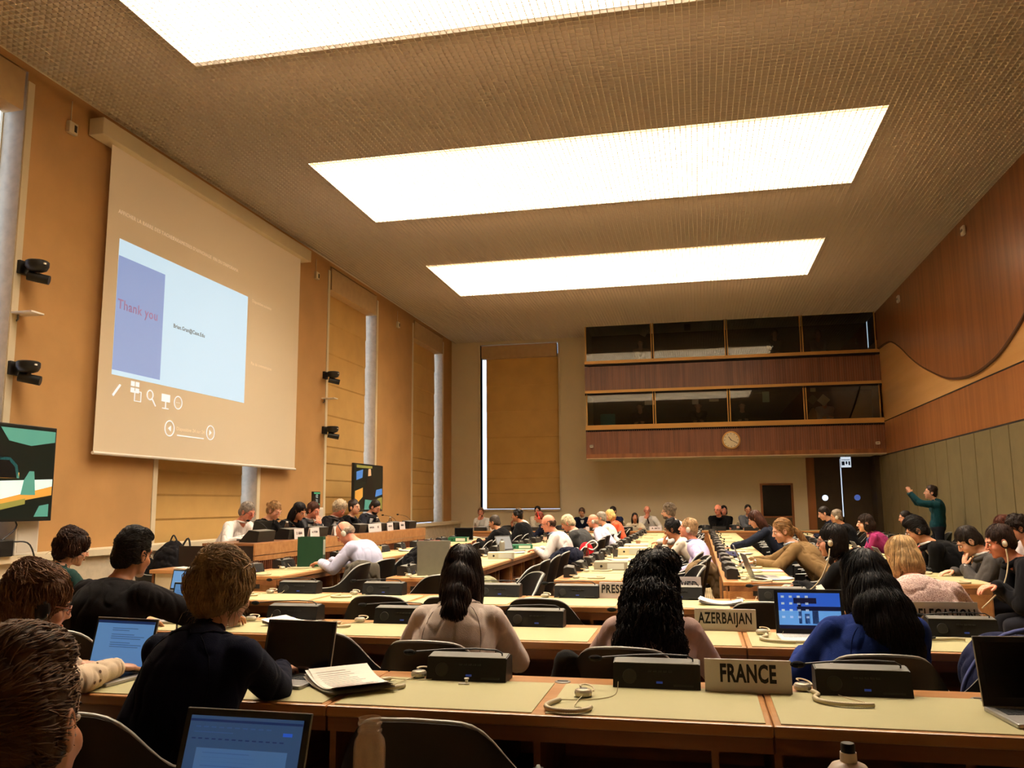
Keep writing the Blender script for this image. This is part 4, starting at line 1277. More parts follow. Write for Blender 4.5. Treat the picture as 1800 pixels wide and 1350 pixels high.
    for s in (-1, 1):
        body.ell(hp((s * 0.036, 0.052, -0.032)), tuple(q * hs for q in (0.023, 0.025, 0.027)), HR)
        if ear:
            ex.ell(hp((s * 0.077, -0.008, -0.012)), tuple(q * hs for q in (0.007, 0.016, 0.027)), HR @ Matrix.Rotation(s * 0.2, 3, 'Z'), n=12, k=8)
            ex.tube([hp((s * (0.0785 + 0.003 * math.sin(t) - 0.004 * math.cos(t)), -0.010 + 0.0155 * math.cos(t), -0.010 + 0.027 * math.sin(t))) for t in np.linspace(-1.2, 3.6, 12)], 0.0042 * hs, 6)
    body.cap(hp((-0.034, 0.070, 0.022)), hp((0.034, 0.070, 0.022)), 0.014 * hs, 0.014 * hs)
    nz_ = MB()
    nb = body if dist < 5 else ex
    nb.cap(hp((0, 0.078, 0.016)), hp((0, 0.098, -0.024)), 0.0095 * hs, 0.0125 * hs, 10)
    for s in (-1, 1):
        nb.ell(hp((s * 0.011, 0.091, -0.030)), tuple(q * hs for q in (0.0085, 0.011, 0.0075)), HR, n=8, k=6)
    ntop = hp((0, -0.018, -0.05))
    body.cap(ntop, N, 0.050 * k * hs, 0.056 * k)
    body.cap(N, M2, 0.07, 0.07).cap(M2, M1, 0.07, 0.07).cap(M1, P0, 0.07, 0.08)
    body.cap(S[-1], S[1], 0.045, 0.045)
    b = remesh(body, 'body', vx, skin_m(skin), root, smooth=3, extra=ex)
    # ---- clothes
    th = 1.0 if top[0] in ('shirt', 'sweater', 'dotted', 'speckled', 'tee', 'zebra') else 1.07
    bw = 0.9 if fem else 1.0
    cloth.ell(P0 + Vector((0, 0, 0.02)), (0.175 * width * th, 0.135 + belly * 0.3, 0.13), Rs)
    cloth.ell(M1 + fw * belly * 0.4, (0.162 * bw * width * th, 0.122 * th + belly * 0.5, 0.18), Rs)
    cloth.ell(M2, (0.176 * bw * width * th, 0.124 * th, 0.19), Rs)
    cloth.ell(M2.lerp(N, 0.55) - fw * 0.012, (0.150 * k * width * th, 0.092 * th, 0.11), Rs)
    cloth.cap(S[-1], S[1], 0.063 * th * k, 0.063 * th * k)
    for s in (-1, 1):
        cloth.cap(S[s] * 0.86 + N * 0.14 - Vector((0, 0, 0.03)), P0 + Vector((s * 0.105 * width, -0.01, 0.10)), 0.072 * th * k, 0.085 * th)
        cloth.ell(S[s], (0.066 * th * k, 0.066 * th * k, 0.070 * th * k))
        cloth.cap(N + Vector((s * 0.03, -0.012, -0.012)), S[s] + Vector((-s * 0.03, 0, 0.012)), 0.052 * k, 0.060 * k)
        if fem:
            cloth.ell(M2 + Vector((s * 0.07, 0.075, 0.0)), (0.065, 0.055, 0.065))
    wrinkle = (0.0045 if top[0] == 'sweater' else 0.007) if dist < 8 else 0.010
    if top[0] in ('sweater', 'dotted', 'tee', 'zebra'):
        cloth.cap(N + Vector((0, -0.01, -0.03)), N + (ntop - N).normalized() * 0.03, 0.075 * k, 0.062 * k)
    cname = {'jacket': 'jacket', 'shirt': 'shirt', 'sweater': 'sweater', 'dotted': 'blouse', 'speckled': 'shirt', 'tee': 'top', 'zebra': 'top', 'cardigan': 'cardigan'}[top[0]]
    cl_ = remesh(cloth, cname, vx * 1.15, cloth_m(top[0], top[1]), root, smooth=12 if dist < 8 else 8, jitter=wrinkle, jscale=11.0, jz=0.35)
    if top[0] in ('sweater', 'dotted') and dist < 6:
        cb = BVHTree.FromPolygons([tuple(v.co) for v in cl_.data.vertices], [tuple(p.vertices) for p in cl_.data.polygons])
        dk = cloth_m('seam', tuple(int(c_ * 0.72) for c_ in top[1]))
        for s in (-1, 1):
            a0 = N + Vector((s * 0.055, -0.06, 0.02)); a1 = S[s] + Vector((-s * 0.035, -0.12, -0.15))
            pts_ = []
            for t in np.linspace(0, 1, 12):
                q = a0.lerp(a1, t) + Vector((s * 0.03 * math.sin(t * PI), -0.03, 0)); h_ = cb.find_nearest(q)
                pts_.append(h_[0] + h_[1] * 0.0008)
            MB().tube(pts_, 0.0018, 5).build('raglan_seam', dk, root, smooth=True)
        pts_ = []
        for t in np.linspace(0, 2 * PI, 24, endpoint=False):
            q = N + (ntop - N).normalized() * 0.012 + rx * math.cos(t) * 0.09 + fw * math.sin(t) * 0.09; h_ = cb.find_nearest(q)
            pts_.append(h_[0])
        MB().tube(pts_, 0.006, 6, closed=True).build('neckband', dk, root, smooth=True)
    if top[0] == 'jacket':
        ax_ = (ntop - N).normalized()
        MB().tube([N + ax_ * 0.012 + rx * math.cos(t) * 0.078 * k + fw * math.sin(t) * 0.078 * k - Vector((0, 0, 0.05 * max(0, math.sin(t)))) for t in np.linspace(0, 2 * PI, 20, endpoint=False)], 0.017, 6, closed=True, flat=1.5).build('lapel_collar', cloth_m(top[0], top[1]), root, smooth=True)
    if sleeves == 'long':
        for s in (-1, 1):
            E_, W = ew[s]; dd = (W - E_).normalized(); q0 = E_.lerp(W, 0.93)
            MB().tube([q0 - dd * 0.006, q0 + dd * 0.016], [0.043 * k, 0.041 * k], 12).build('cuff', cloth_m('shirt', collar) if (collar and top[0] == 'jacket') else cloth_m(top[0], top[1]), root, smooth=True)
    # trousers
    tr = MB()
    tr.ell(P0 + Vector((0, 0.0, -0.02)), (0.170, 0.130, 0.11))
    for s in (-1, 1):
        if standing:
            tr.cap(P0 + Vector((s * 0.09, 0, -0.04)), (s * 0.10, 0.01, 0.50), 0.085, 0.060).cap((s * 0.10, 0.01, 0.50), (s * 0.10, -0.01, 0.10), 0.058, 0.045)
            ft = Vector((s * 0.10, 0.0, 0.0))
        else:
            kn = Vector((s * 0.12, 0.40, 0.50)); an = Vector((s * 0.12, 0.36, 0.10))
            tr.cap(Vector((s * 0.09, 0.02, 0.53)), kn, 0.082, 0.062).cap(kn, an, 0.060, 0.045)
            ft = Vector((s * 0.12, 0.38, 0.0))
        sh = MB(); sh.ell(ft + Vector((0, 0.05, 0.045)), (0.045, 0.13, 0.045), n=10, k=6)
        sh.build('shoe', M_black, root, smooth=True)
    remesh(tr, 'trousers', 0.022, cloth_m('wool', legs), root, smooth=4)
    # collar, tie, lanyard
    if collar:
        cp = []
        ax = (ntop - N).normalized()
        c0 = N + ax * 0.035
        r1 = Vector((1, 0, 0)); r2 = ax.cross(r1) * -1
        for t in np.linspace(0, 2 * PI, 20, endpoint=False):
            cp.append(c0 + r1 * math.cos(t) * 0.062 * k + fw * math.sin(t) * 0.064 * k + Vector((0, 0, -0.022 * max(0, math.sin(t)))))
        MB().tube(cp, 0.013, 6, closed=True).build('collar', cloth_m('shirt', collar), root, smooth=True)
        v = MB()                                  # shirt front showing between the lapels
        f0 = N + fw * 0.078 * k + Vector((0, 0.0, -0.02))
        if top[0] == 'jacket':
            v.ell(M2.lerp(N, 0.5) + fw * 0.085, (0.045, 0.035, 0.12), Rs)
            v.build('shirt_front', cloth_m('shirt', collar), root, smooth=True)
    if tie:
        p1 = N + fw * 0.085 + Vector((0, 0, -0.03)); p2 = M2 + fw * 0.150 + Vector((0, 0, -0.02))
        MB().tube([p1, p1.lerp(p2, 0.5) + fw * 0.022, p2], [0.016, 0.018, 0.024], 6, flat=0.4).build('tie', cloth_m('tie', tie), root)
    if lanyard:
        pth = [N + Vector((-0.07, -0.02, 0.0)), N + Vector((-0.065, 0.06, -0.05)), M2 + fw * 0.155, N + Vector((0.065, 0.06, -0.05)), N + Vector((0.07, -0.02, 0.0))]
        MB().tube(smooth_curve3([tuple(q) for q in pth], 4), 0.006, 5).build('lanyard', cloth_m('tie', lanyard), root)
    # ---- hair
    if hair[0] != 'bald':
        hb = MB()
        hair_prims(hb, hp, hair[0], hs, long_back)
        if beard: pass
        fine = hair[0] in ('curlyshort', 'mop', 'wild', 'longcurly')
        hm_ = remesh(hb, 'hair', vx * (0.9 if dist < 14 else 1.1), hair_m(hair[1]), root, smooth=3 if fine else (12 if long_back else 6), jitter=0.005, jscale=22.0)
        cf = dict(CB.get(hair[0], {}))
        if strand: cf.update(strand)
        if dist < 14 or strand:
            if dist > 5: cf['n'] = int(cf.get('n', 900) * 0.45); cf['r'] = 0.0024
            lk = comb(hm_, Hc, HR, hs, seed=len(label), **cf).build('hair_locks', hair_m(tuple(min(255, int(c_ * 1.22)) for c_ in hair[1])), hm_, smooth=True, kind='stuff')
    if beard:
        bb = MB()
        bb.ell(hp((0, 0.030, -0.085)), tuple(q * hs for q in (0.057, 0.058, 0.042)), HR)
        bb.cap(hp((-0.022, 0.088, -0.048)), hp((0.022, 0.088, -0.048)), 0.008 * hs, 0.008 * hs)
        remesh(bb, 'beard', vx * 0.9, hair_m(beard), root, smooth=2, jitter=0.003, jscale=40)
    if eyes:
        hc = hair[1] if hair[0] != 'bald' else (110, 84, 62)
        me_, ms_ = mat('eye_white', (220, 208, 196), rough=0.3), hair_m(tuple(int(c * 0.6) for c in hc))
        for s in (-1, 1):
            ey = MB().ell(hp((s * 0.031, 0.077, -0.001)), tuple(q * hs for q in (0.0135, 0.0085, 0.0075)), HR, n=10, k=6).build('eye', me_, root, smooth=True)
            MB().ell(hp((s * 0.031, 0.0835, -0.002)), tuple(q * hs for q in (0.0065, 0.0035, 0.006)), HR, n=8, k=6).build('iris', mat('iris_dark', (40, 26, 18), rough=0.2), ey, smooth=True)
            MB().tube([hp((s * 0.014, 0.087, 0.019)), hp((s * 0.031, 0.085, 0.024)), hp((s * 0.047, 0.074, 0.018))], [0.003 * hs, 0.0038 * hs, 0.002 * hs], 6).build('eyebrow', ms_, root)
        MB().ell(hp((0, 0.0865, -0.060)), tuple(q * hs for q in (0.020, 0.0065, 0.0055)), HR, n=10, k=6).build('lips', mat('lips_' + skin, tuple(int(c * f) for c, f in zip(SKIN[skin], (0.90, 0.72, 0.70)))), root, smooth=True)
    if glasses:
        g_ = MB()
        for s in (-1, 1):
            g_.tube([hp((s * 0.032 + 0.023 * math.cos(t), 0.093 - 0.006 * abs(math.cos(t)), -0.002 + 0.016 * math.sin(t))) for t in np.linspace(0, 2 * PI, 12, endpoint=False)], 0.0022 * hs, 5, closed=True)
            g_.tube([hp((s * 0.056, 0.088, 0.004)), hp((s * 0.078, 0.03, 0.004)), hp((s * 0.082, -0.012, 0.0))], 0.0024 * hs, 5)
        g_.tube([hp((-0.009, 0.096, 0.0)), hp((0.009, 0.096, 0.0))], 0.002, 5)
        g_.build('glasses', mat('glasses_%d_%d_%d' % glasses, glasses, rough=0.3), root)
    if headset:                                   # (side, colour[, band])
        s = headset[0]
        hm = mat('headset_%d_%d_%d' % headset[1], headset[1], rough=0.35)
        sides = (-1, 1) if len(headset) == 3 else (s,)
        hsm = MB()
        for q in sides:
            f_ = 0.7 if len(headset) > 3 else 1
            hsm.ell(hp((q * 0.090, -0.008, -0.014)), (0.014, 0.026 * f_, 0.034 * f_), HR, n=14, k=8)
        hsp = hsm.build('ear_phone', hm, root, smooth=True, label='interpretation earphone over the ear')
        if len(headset) == 3:
            MB().tube([hp((0.095 * math.cos(t), -0.008, -0.012 + 0.150 * math.sin(t))) for t in np.linspace(0.05, PI - 0.05, 16)], 0.005, 6).build('headband', hm if headset[2] == 1 else M_black, root)
        if len(headset) > 3:
            pth = [hp((s * 0.095, 0.0, -0.05)), hp((s * 0.105, 0.03, -0.16)), hp((s * 0.10, 0.12, -0.30)), hp((s * 0.06, 0.30, -0.42))]
            MB().tube(smooth_curve3([tuple(q) for q in pth], 5), 0.0055, 6).build('earphone_cord', M_cord, root, smooth=True)
    return root

DK, BR, LB, GY, WH, BL = (24, 17, 13), (62, 40, 24), (150, 108, 62), (120, 112, 100), (196, 186, 166), (190, 150, 88)
NAVY, CHAR, BLK = (16, 19, 34), (26, 26, 29), (12, 11, 12)
# ------------------------------------------------ nearest people
person('man with short brown hair at the bottom left corner, close to the camera', (-0.955, 1.07, 1.205), 8, hips=(-0.92, 0.82), yaw=0, pitch=4, skin='mid', hair=('quiff', (92, 64, 40)), top=('sweater', (24, 22, 22)), arms='lap', roll=-8, hs=1.0, width=1.05)
person('woman with reddish bun, glasses and dotted blouse at the left', (-2.27, 2.60, 1.18), -30, hips=(-2.38, 2.44), yaw=-8, pitch=14, sex='f', hair=('updo', (112, 80, 56)), top=('dotted', (214, 190, 160)), arms='type',
       glasses=(150, 90, 60), headset=(1, (22, 20, 20)), RT=(-2.20, 2.93, 0.79), LT=(-2.40, 2.96, 0.79))
person('woman with messy blond updo and navy sweater, typing on black laptop', (-1.61, 2.70, 1.225), -6, hips=(-1.67, 2.48), yaw=-4, pitch=14, sex='f', hair=('updo', (138, 112, 80)), top=('sweater', (15, 17, 34)), arms='type', RT=(-1.56, 3.02, 0.79), LT=(-1.78, 3.04, 0.79), width=1.06)
person('man with black hair and dark suit seen from behind at left', (-2.90, 3.95, 1.27), -12, hips=(-2.95, 3.68), yaw=0, pitch=10, skin='tan', hair=('quiff', (24, 18, 14)), top=('jacket', (22, 19, 20)), arms='type', RT=(-2.50, 4.30, 0.79), width=1.16)
person('woman with dark ponytail and pale pink sweater seen from behind', (-1.08, 3.86, 1.20), 4, hips=(-1.10, 3.62), yaw=0, pitch=8, sex='f', skin='mid', hair=('longstraight', (38, 26, 20)), long_back='longstraight', top=('sweater', (212, 194, 180)), arms='type', width=1.0)
person('woman with long black curls and rose top seen from behind', (-0.205, 3.80, 1.175), 0, hips=(-0.23, 3.58), yaw=-3, pitch=8, sex='f', skin='mid', hair=('longcurly', (22, 15, 12)), long_back='longcurly', top=('sweater', (190, 160, 150)), arms='type', width=0.96)
person('woman with straight black hair and royal blue sweater', (0.655, 3.80, 1.19), 8, hips=(0.61, 3.56), yaw=6, pitch=14, sex='f', hair=('longstraight', (18, 14, 14)), long_back='longwide', top=('sweater', (28, 48, 112)), arms='type', LT=(0.42, 3.90, 0.76), width=1.02)
person('woman with dark pinned hair and dark green top at far left', (-4.36, 5.28, 1.225), -18, hips=(-4.42, 5.02), yaw=-14, pitch=16, sex='f', skin='fair', hair=('updo', (46, 28, 20)), top=('sweater', (26, 48, 44)), arms='type')
person('woman with blond bob and speckled pink shirt bending forward', (1.11, 5.16, 1.19), 4, hips=(1.23, 4.98), yaw=10, pitch=34, sex='f', hair=('bob', (178, 144, 98)), top=('speckled', (226, 198, 186)), arms='wide', collar=(226, 204, 192), width=1.12, hunch=0.03)
person('woman with black bob and glasses, white earpiece cord, black cardigan', (0.96, 6.72, 1.225), 62, hips=(1.12, 6.62), yaw=10, pitch=4, sex='f', hair=('bob', (22, 16, 14)), top=('sweater', (18, 17, 18)), arms='desk', glasses=(60, 40, 36),
       headset=(-1, (196, 182, 156), 0, 1))
# ------------------------------------------------ sitting along the long lines, facing the screen
person('bald man in pale blue shirt with white headphones typing below the podium', (-3.70, 8.50, 1.225), 90, hips=(-3.36, 8.52), yaw=6, pitch=38, skin='red', hair=('fringe', (150, 134, 116)), top=('shirt', (196, 196, 220)), arms='type', collar=(205, 205, 228),
       headset=(-1, (206, 196, 178), 2), hunch=0.05, LT=(-3.93, 8.42, 0.80), RT=(-3.96, 8.72, 0.80), width=1.15, belly=0.08)
person('man with receding dark hair, glasses and pale shirt at central left desk', (-2.02, 11.5, 1.245), 88, hips=(-1.70, 11.5), yaw=8, pitch=14, skin='red', hair=('fringe', (66, 44, 30)), top=('shirt', (206, 196, 190)), arms='type', collar=(150, 170, 200), glasses=(90, 60, 50), width=1.1)
person('white haired man in dark grey suit leaning on his desk', (-1.93, 12.65, 1.22), 88, hips=(-1.62, 12.6), yaw=0, pitch=30, skin='red', hair=('short', (204, 188, 156)), top=('jacket', (58, 58, 58)), arms='desk', collar=(220, 214, 206), hunch=0.04, width=1.1)
person('bald man with glasses, white earpiece and lilac shirt', (-1.86, 15.2, 1.20), 88, hips=(-1.52, 15.2), yaw=6, pitch=6, skin='red', hair=('fringe', (186, 160, 128)), top=('shirt', (204, 200, 220)), arms='lap', glasses=(120, 80, 60), headset=(-1, (226, 220, 210)), belly=0.06, collar=(210, 206, 224))
person('grey haired man half hidden behind the bald man in lilac', (-1.85, 16.4, 1.23), 90, hips=(-1.55, 16.4), pitch=6, hair=('short', (150, 140, 124)), top=('shirt', (220, 214, 204)), arms='desk')
person('woman with short blond hair and orange red top', (-1.80, 17.6, 1.26), 110, hips=(-1.55, 17.6), yaw=-20, pitch=8, sex='f', hair=('bobwave', (216, 180, 110)), top=('tee', (230, 92, 60)), arms='desk', sleeves='short')
person('man with greying dark hair and black suit seen from behind', (-3.46, 14.3, 1.20), 78, hips=(-3.22, 14.2), yaw=0, pitch=14, skin='mid', hair=('short', (70, 60, 52)), top=('jacket', BLK), arms='type', width=1.15)
person('person with curly black hair and black jacket, hand at face', (-3.40, 15.9, 1.29), 84, hips=(-3.14, 15.8), yaw=10, pitch=6, skin='tan', hair=('curlyshort', (24, 18, 14)), top=('jacket', BLK), arms='chin', width=1.12)
person('person with light brown hair behind the curly haired one', (-3.55, 16.7, 1.30), 90, pitch=6, sex='f', hair=('bob', (128, 100, 66)), top=('sweater', (206, 196, 176)), arms='desk')
person('person with auburn hair wearing bright red headphones', (-3.42, 18.3, 1.22), 96, hips=(-3.2, 18.3), pitch=14, skin='red', hair=('short', (96, 40, 24)), top=('jacket', NAVY), arms='desk', headset=(1, (226, 52, 40), 1))
person('woman with short black hair and cream blouse, hands raised together', (-0.35, 11.3, 1.17), 86, hips=(-0.05, 11.25), yaw=0, pitch=18, sex='f', skin='tan', hair=('curlyshort', (22, 17, 15)), top=('shirt', (216, 204, 184)), arms='clasp', width=1.15)
person('grey blond man in lilac shirt leaning back with white earpiece', (-0.13, 10.35, 1.21), 84, hips=(0.06, 10.1), yaw=4, pitch=-8, skin='red', hair=('short', (170, 140, 104)), top=('shirt', (200, 186, 222)), arms='lap', headset=(-1, (214, 204, 186)), collar=(150, 165, 210), belly=0.08, width=1.15)
person('bearded man with curly grey brown hair, glasses and white shirt', (-0.48, 13.9, 1.37), 84, hips=(-0.16, 13.85), yaw=4, pitch=4, skin='fair', hair=('mop', (112, 96, 78)), top=('shirt', (222, 218, 216)), arms='type', glasses=(70, 50, 40), beard=(96, 78, 62), collar=(226, 222, 220), width=1.12)
person('woman with tawny ponytail and camel jacket reaching to her laptop', (0.84, 9.25, 1.215), 86, hips=(1.24, 9.1), yaw=14, pitch=16, sex='f', hair=('pony', (140, 104, 64)), top=('jacket', (122, 96, 62)), arms='type', collar=(190, 204, 226), hunch=0.03, LT=(0.55, 9.1, 0.79), RT=(0.52, 9.35, 0.79))
person('woman with long wavy brown hair and dark top, writing', (0.76, 12.2, 1.27), 88, hips=(1.1, 12.2), yaw=0, pitch=26, sex='f', hair=('long', (60, 34, 24)), top=('sweater', (26, 30, 42)), arms='type', LT=(0.42, 12.0, 0.79), RT=(0.45, 12.4, 0.79), hunch=0.03,
       hs=0.95)
person('young man with thick black hair and black suit, hand near mouth', (2.02, 8.75, 1.235), 84, hips=(2.46, 8.72), yaw=0, pitch=26, skin='mid', hair=('quiff', (22, 18, 16)), top=('jacket', BLK), arms='desk', collar=(222, 218, 214), hunch=0.04, width=1.15)
person('man in grey suit covering his face with one hand', (2.27, 8.05, 1.165), 84, hips=(2.62, 8.0), yaw=0, pitch=36, skin='fair', hair=('short', (36, 27, 21)), top=('jacket', (74, 70, 68)), arms='cover', collar=(206, 200, 196), hunch=0.05, width=1.05)
person('dark haired man in black suit with white headphone and cord', (2.21, 7.08, 1.205), 86, hips=(2.58, 6.95), yaw=4, pitch=16, skin='red', hair=('short', (44, 28, 22)), top=('jacket', (20, 19, 22)), arms='desk', headset=(-1, (206, 196, 172), 0, 1), hunch=0.05, width=1.22)
person('woman with dark wavy bob and magenta blouse with a lanyard', (2.22, 12.4, 1.215), 84, hips=(2.55, 12.4), yaw=6, pitch=4, sex='f', hair=('bobwave', (46, 32, 24)), top=('tee', (142, 44, 92)), arms='desk', sleeves='short', lanyard=(90, 110, 170))
person('grey haired man in dark suit with white earpiece, back to us', (2.29, 15.3, 1.255), 84, hips=(2.56, 15.3), yaw=-4, pitch=8, skin='mid', hair=('short', (128, 112, 94)), top=('jacket', CHAR), arms='desk', headset=(-1, (220, 210, 190)), width=1.15)
person('dark haired man looking at his telephone before the dark doors', (2.20, 16.1, 1.30), 86, hips=(2.5, 16.1), yaw=4, pitch=22, skin='fair', hair=('short', (38, 28, 22)), top=('jacket', NAVY), arms='type')
person('woman with dark hair and zebra patterned top', (3.55, 16.1, 1.22), 88, hips=(3.9, 16.0), yaw=4, pitch=10, sex='f', hair=('bun', (28, 20, 18)), top=('zebra', (200, 196, 190)), arms='desk')
person('person with dark curly hair at the right edge, pale shirt', (3.12, 9.45, 1.235), 92, hips=(3.42, 9.45), pitch=20, skin='mid', hair=('curlyshort', (40, 28, 22)), top=('shirt', (216, 206, 206)), arms='desk')
person('auburn haired person behind the man with the headphone', (3.25, 10.25, 1.225), 90, hips=(3.55, 10.2), pitch=16, skin='red', hair=('short', (86, 44, 28)), top=('jacket', BLK), arms='desk')
person('woman standing with short brown hair and teal sweater, taking a photograph', (4.0, 16.1, 1.655), 88, hips=(4.08, 16.1), yaw=0, pitch=-6, sex='f', hair=('curlyshort', (46, 30, 22)), top=('sweater', (20, 58, 66)), arms='photo', standing=True, width=0.95)
# ------------------------------------------------ the podium
pk = dict(base=0.17, group='speakers on the podium', armlift=0.06)
person('man with short grey hair, red rimmed glasses and white shirt at podium', (-5.62, 9.85, 1.44), -100, hips=(-5.88, 9.75), yaw=2, pitch=22, skin='red', hair=('short', (136, 124, 112)), top=('shirt', (232, 222, 214)), arms='type', collar=(235, 226, 218), glasses=(150, 40, 34), width=1.12, **pk)
person('woman with small blond bun and black blazer at the podium', (-5.60, 10.52, 1.45), -100, hips=(-5.86, 10.45), yaw=0, pitch=26, sex='f', hair=('bun', (150, 114, 74)), top=('jacket', BLK), arms='type', **pk)
person('woman with long black hair and black jacket leaning forward at podium', (-5.55, 11.15, 1.43), -102, hips=(-5.88, 11.1), yaw=0, pitch=24, sex='f', skin='mid', hair=('long', (24, 17, 15)), top=('jacket', BLK), arms='type', hunch=0.03, **pk)
person('brown haired man in grey suit half hidden at podium, hand raised', (-5.62, 11.75, 1.44), -100, hips=(-5.88, 11.7), yaw=0, pitch=18, skin='red', hair=('short', (74, 44, 30)), top=('jacket', (60, 60, 62)), arms='clasp', collar=(225, 220, 215), **pk)
person('man with wild white hair and dark suit at the podium', (-5.55, 12.55, 1.45), -100, hips=(-5.85, 12.5), yaw=-8, pitch=30, skin='red', hair=('wild', (206, 190, 160)), top=('jacket', (26, 22, 22)), arms='type', collar=(222, 220, 222), tie=(80, 100, 150), hunch=0.03, **pk)
person('woman with curly dark hair and black jacket looking right at podium', (-5.62, 13.3, 1.475), -92, hips=(-5.86, 13.3), yaw=-14, pitch=2, sex='f', hair=('curlyshort', (40, 26, 20)), top=('jacket', BLK), arms='desk', **pk)
person('bearded man with glasses and dark suit at the end of podium', (-5.55, 14.05, 1.475), -100, hips=(-5.85, 14.0), yaw=0, pitch=28, skin='fair', hair=('short', (28, 20, 17)), top=('jacket', (36, 36, 44)), arms='type', collar=(214, 214, 220), glasses=(120, 50, 40), beard=(40, 26, 20), **pk)
# ------------------------------------------------ behind the desks across the back, facing us
bk = dict(group='people across the back')
person('man with brown beard, glasses and white shirt, chin in hand', (-5.56, 21.5, 1.30), 165, hips=(-5.55, 21.6), yaw=20, pitch=0, skin='red', hair=('short', (120, 84, 54)), top=('shirt', (222, 222, 218)), arms='chin', glasses=(60, 40, 30), beard=(120, 80, 50), **bk)
person('man with black hair and glasses before the plain back blind', (-4.10, 21.75, 1.33), 178, pitch=4, hair=('short', (26, 20, 18)), top=('shirt', (210, 200, 180)), arms='desk', glasses=(30, 24, 22), **bk)
person('man with brown hair in navy suit looking down at his desk', (-2.90, 21.5, 1.28), 180, pitch=24, skin='mid', hair=('short', (72, 48, 32)), top=('jacket', NAVY), arms='type', collar=(228, 224, 220), **bk)
person('dark haired man in navy suit, hands clasped before his mouth', (-2.12, 21.5, 1.31), 176, yaw=-30, pitch=4, skin='fair', hair=('short', (30, 22, 20)), top=('jacket', (24, 30, 58)), arms='clasp', collar=(228, 226, 226), **bk)
person('young woman with long black hair and cream jacket', (-1.54, 21.2, 1.15), 184, yaw=4, pitch=4, sex='f', skin='tan', hair=('long', (24, 17, 15)), top=('jacket', (214, 200, 172)), arms='type', hs=0.94, **bk)
person('man in pale shirt and dark tie with hand over mouth', (-1.26, 21.65, 1.32), 184, hips=(-1.15, 21.8), pitch=4, skin='red', hair=('fringe', (62, 44, 32)), top=('shirt', (214, 206, 196)), arms='chin', tie=(50, 24, 26), collar=(216, 208, 198), **bk)
person('balding man with glasses and black jacket, right of the aisle', (0.46, 20.9, 1.345), 176, hips=(0.5, 21.15), yaw=-24, pitch=2, skin='red', hair=('fringe', (120, 88, 60)), top=('jacket', BLK), arms='desk', glasses=(100, 70, 50), hs=1.08, width=1.15, **bk)
person('person with black hair half hidden behind the balding man', (0.63, 21.9, 1.31), 182, pitch=4, sex='f', skin='red', hair=('bob', (30, 20, 18)), top=('jacket', BLK), arms='desk', **bk)
person('man with short dark hair and grey jacket near the hatch', (1.20, 21.7, 1.33), 178, pitch=2, skin='mid', hair=('short', (44, 34, 28)), top=('jacket', (92, 96, 104)), arms='desk', **bk)
# ================================================================ THINGS ON THE DESKS
def fit(o, w_):
    xs_ = [v.co.x for v in o.data.vertices]
    o.scale.x = w_ / (max(xs_) - min(xs_))
    return o
def sign(lab, x0, x1, y, z, h, words, size, bold=0.004, rz=0.0, col=None, lean=0.12, sx=0.86, group='name signs on the desks', cx=0, fw_=None):
    w_ = (x1 - x0)
    t = thing('name_sign', lab, 'sign', ((x0 + x1) / 2, y, z), rz, group)
    L_ = Matrix.Rotation(-lean, 4, 'X')
    MB().bbox(-w_ / 2, w_ / 2, 0, 0.004, 0, h, b=0.001, M=L_).bbox(-w_ / 2, w_ / 2, -0.001, 0.003, 0, h, b=0.001, M=Matrix.Translation((0, 0.05, 0)) @ Matrix.Rotation(0.2, 4, 'X')).build('card', col or M_sign, t)
    if words:
        text('lettering', words, size, M_ink, t, (cx, -0.0008 + (h * 0.56) * math.sin(lean), h * 0.56), (PI / 2 - lean, 0, 0), bold=bold, sx=sx)
        if fw_: fit(t.children[-1] if t.children else [q for q in bpy.data.objects if q.parent == t and q.name.startswith('lettering')][-1], fw_)
    return t
sign('white card sign reading FRANCE on the nearest desk row', 0.0, 0.295, 3.15, ZS, 0.112, 'FRANCE', 0.082, bold=0.0030, fw_=0.190)
sign('white card sign reading AZERBAIJAN on the second desk row', -0.04, 0.27, 4.60, ZS, 0.112, 'AZERBAIJAN', 0.078, bold=0.0018, fw_=0.27)
sign('white card sign reading DELEGATION behind a console, second row', 1.02, 1.35, 4.70, ZS, 0.155, 'DELEGATION', 0.082, bold=0.0020, fw_=0.30)
sign('white card sign reading PRESS OFFICE beside the black curls', -0.70, -0.30, 6.02, ZS, 0.112, 'PRESS OFFICE', 0.080, bold=0.0020, fw_=0.37)
sign('white card sign reading RESERVED half hidden behind a console', -0.33, 0.0, 6.13, ZS, 0.145, 'RESERVED', 0.082, bold=0.0020, fw_=0.28)
for y, wd, lb in ((9.62, 'D. GRAN', 'first from the near end'), (10.05, 'M. OTTESEN', 'second from the near end'), (10.77, 'OSCAR', 'third, beside the bald head'), (11.98, 'RAPPORTEUR', 'fourth, left of a tilted card'), (12.24, 'SEC', 'tilted, fifth'), (12.76, 'SECRETARY', 'sixth'), (13.32, 'MEMBER', 'last, near the podium end')):
    sign('small white name card hanging on the podium edge, ' + lb, -0.13, 0.13, 0, 0, 0.13, wd, 0.045 if len(wd) < 8 else 0.034, bold=0.001, lean=0.1, group='name cards on the podium', sx=0.8)
    o = [q for q in bpy.data.objects if q.name.startswith('name_sign')]
    t = max(o, key=lambda q: 0 if '.' not in q.name else int(q.name.split('.')[-1]))
    t.location = (-4.775, y, 0.99); t.rotation_euler = (0, 0, PI / 2)
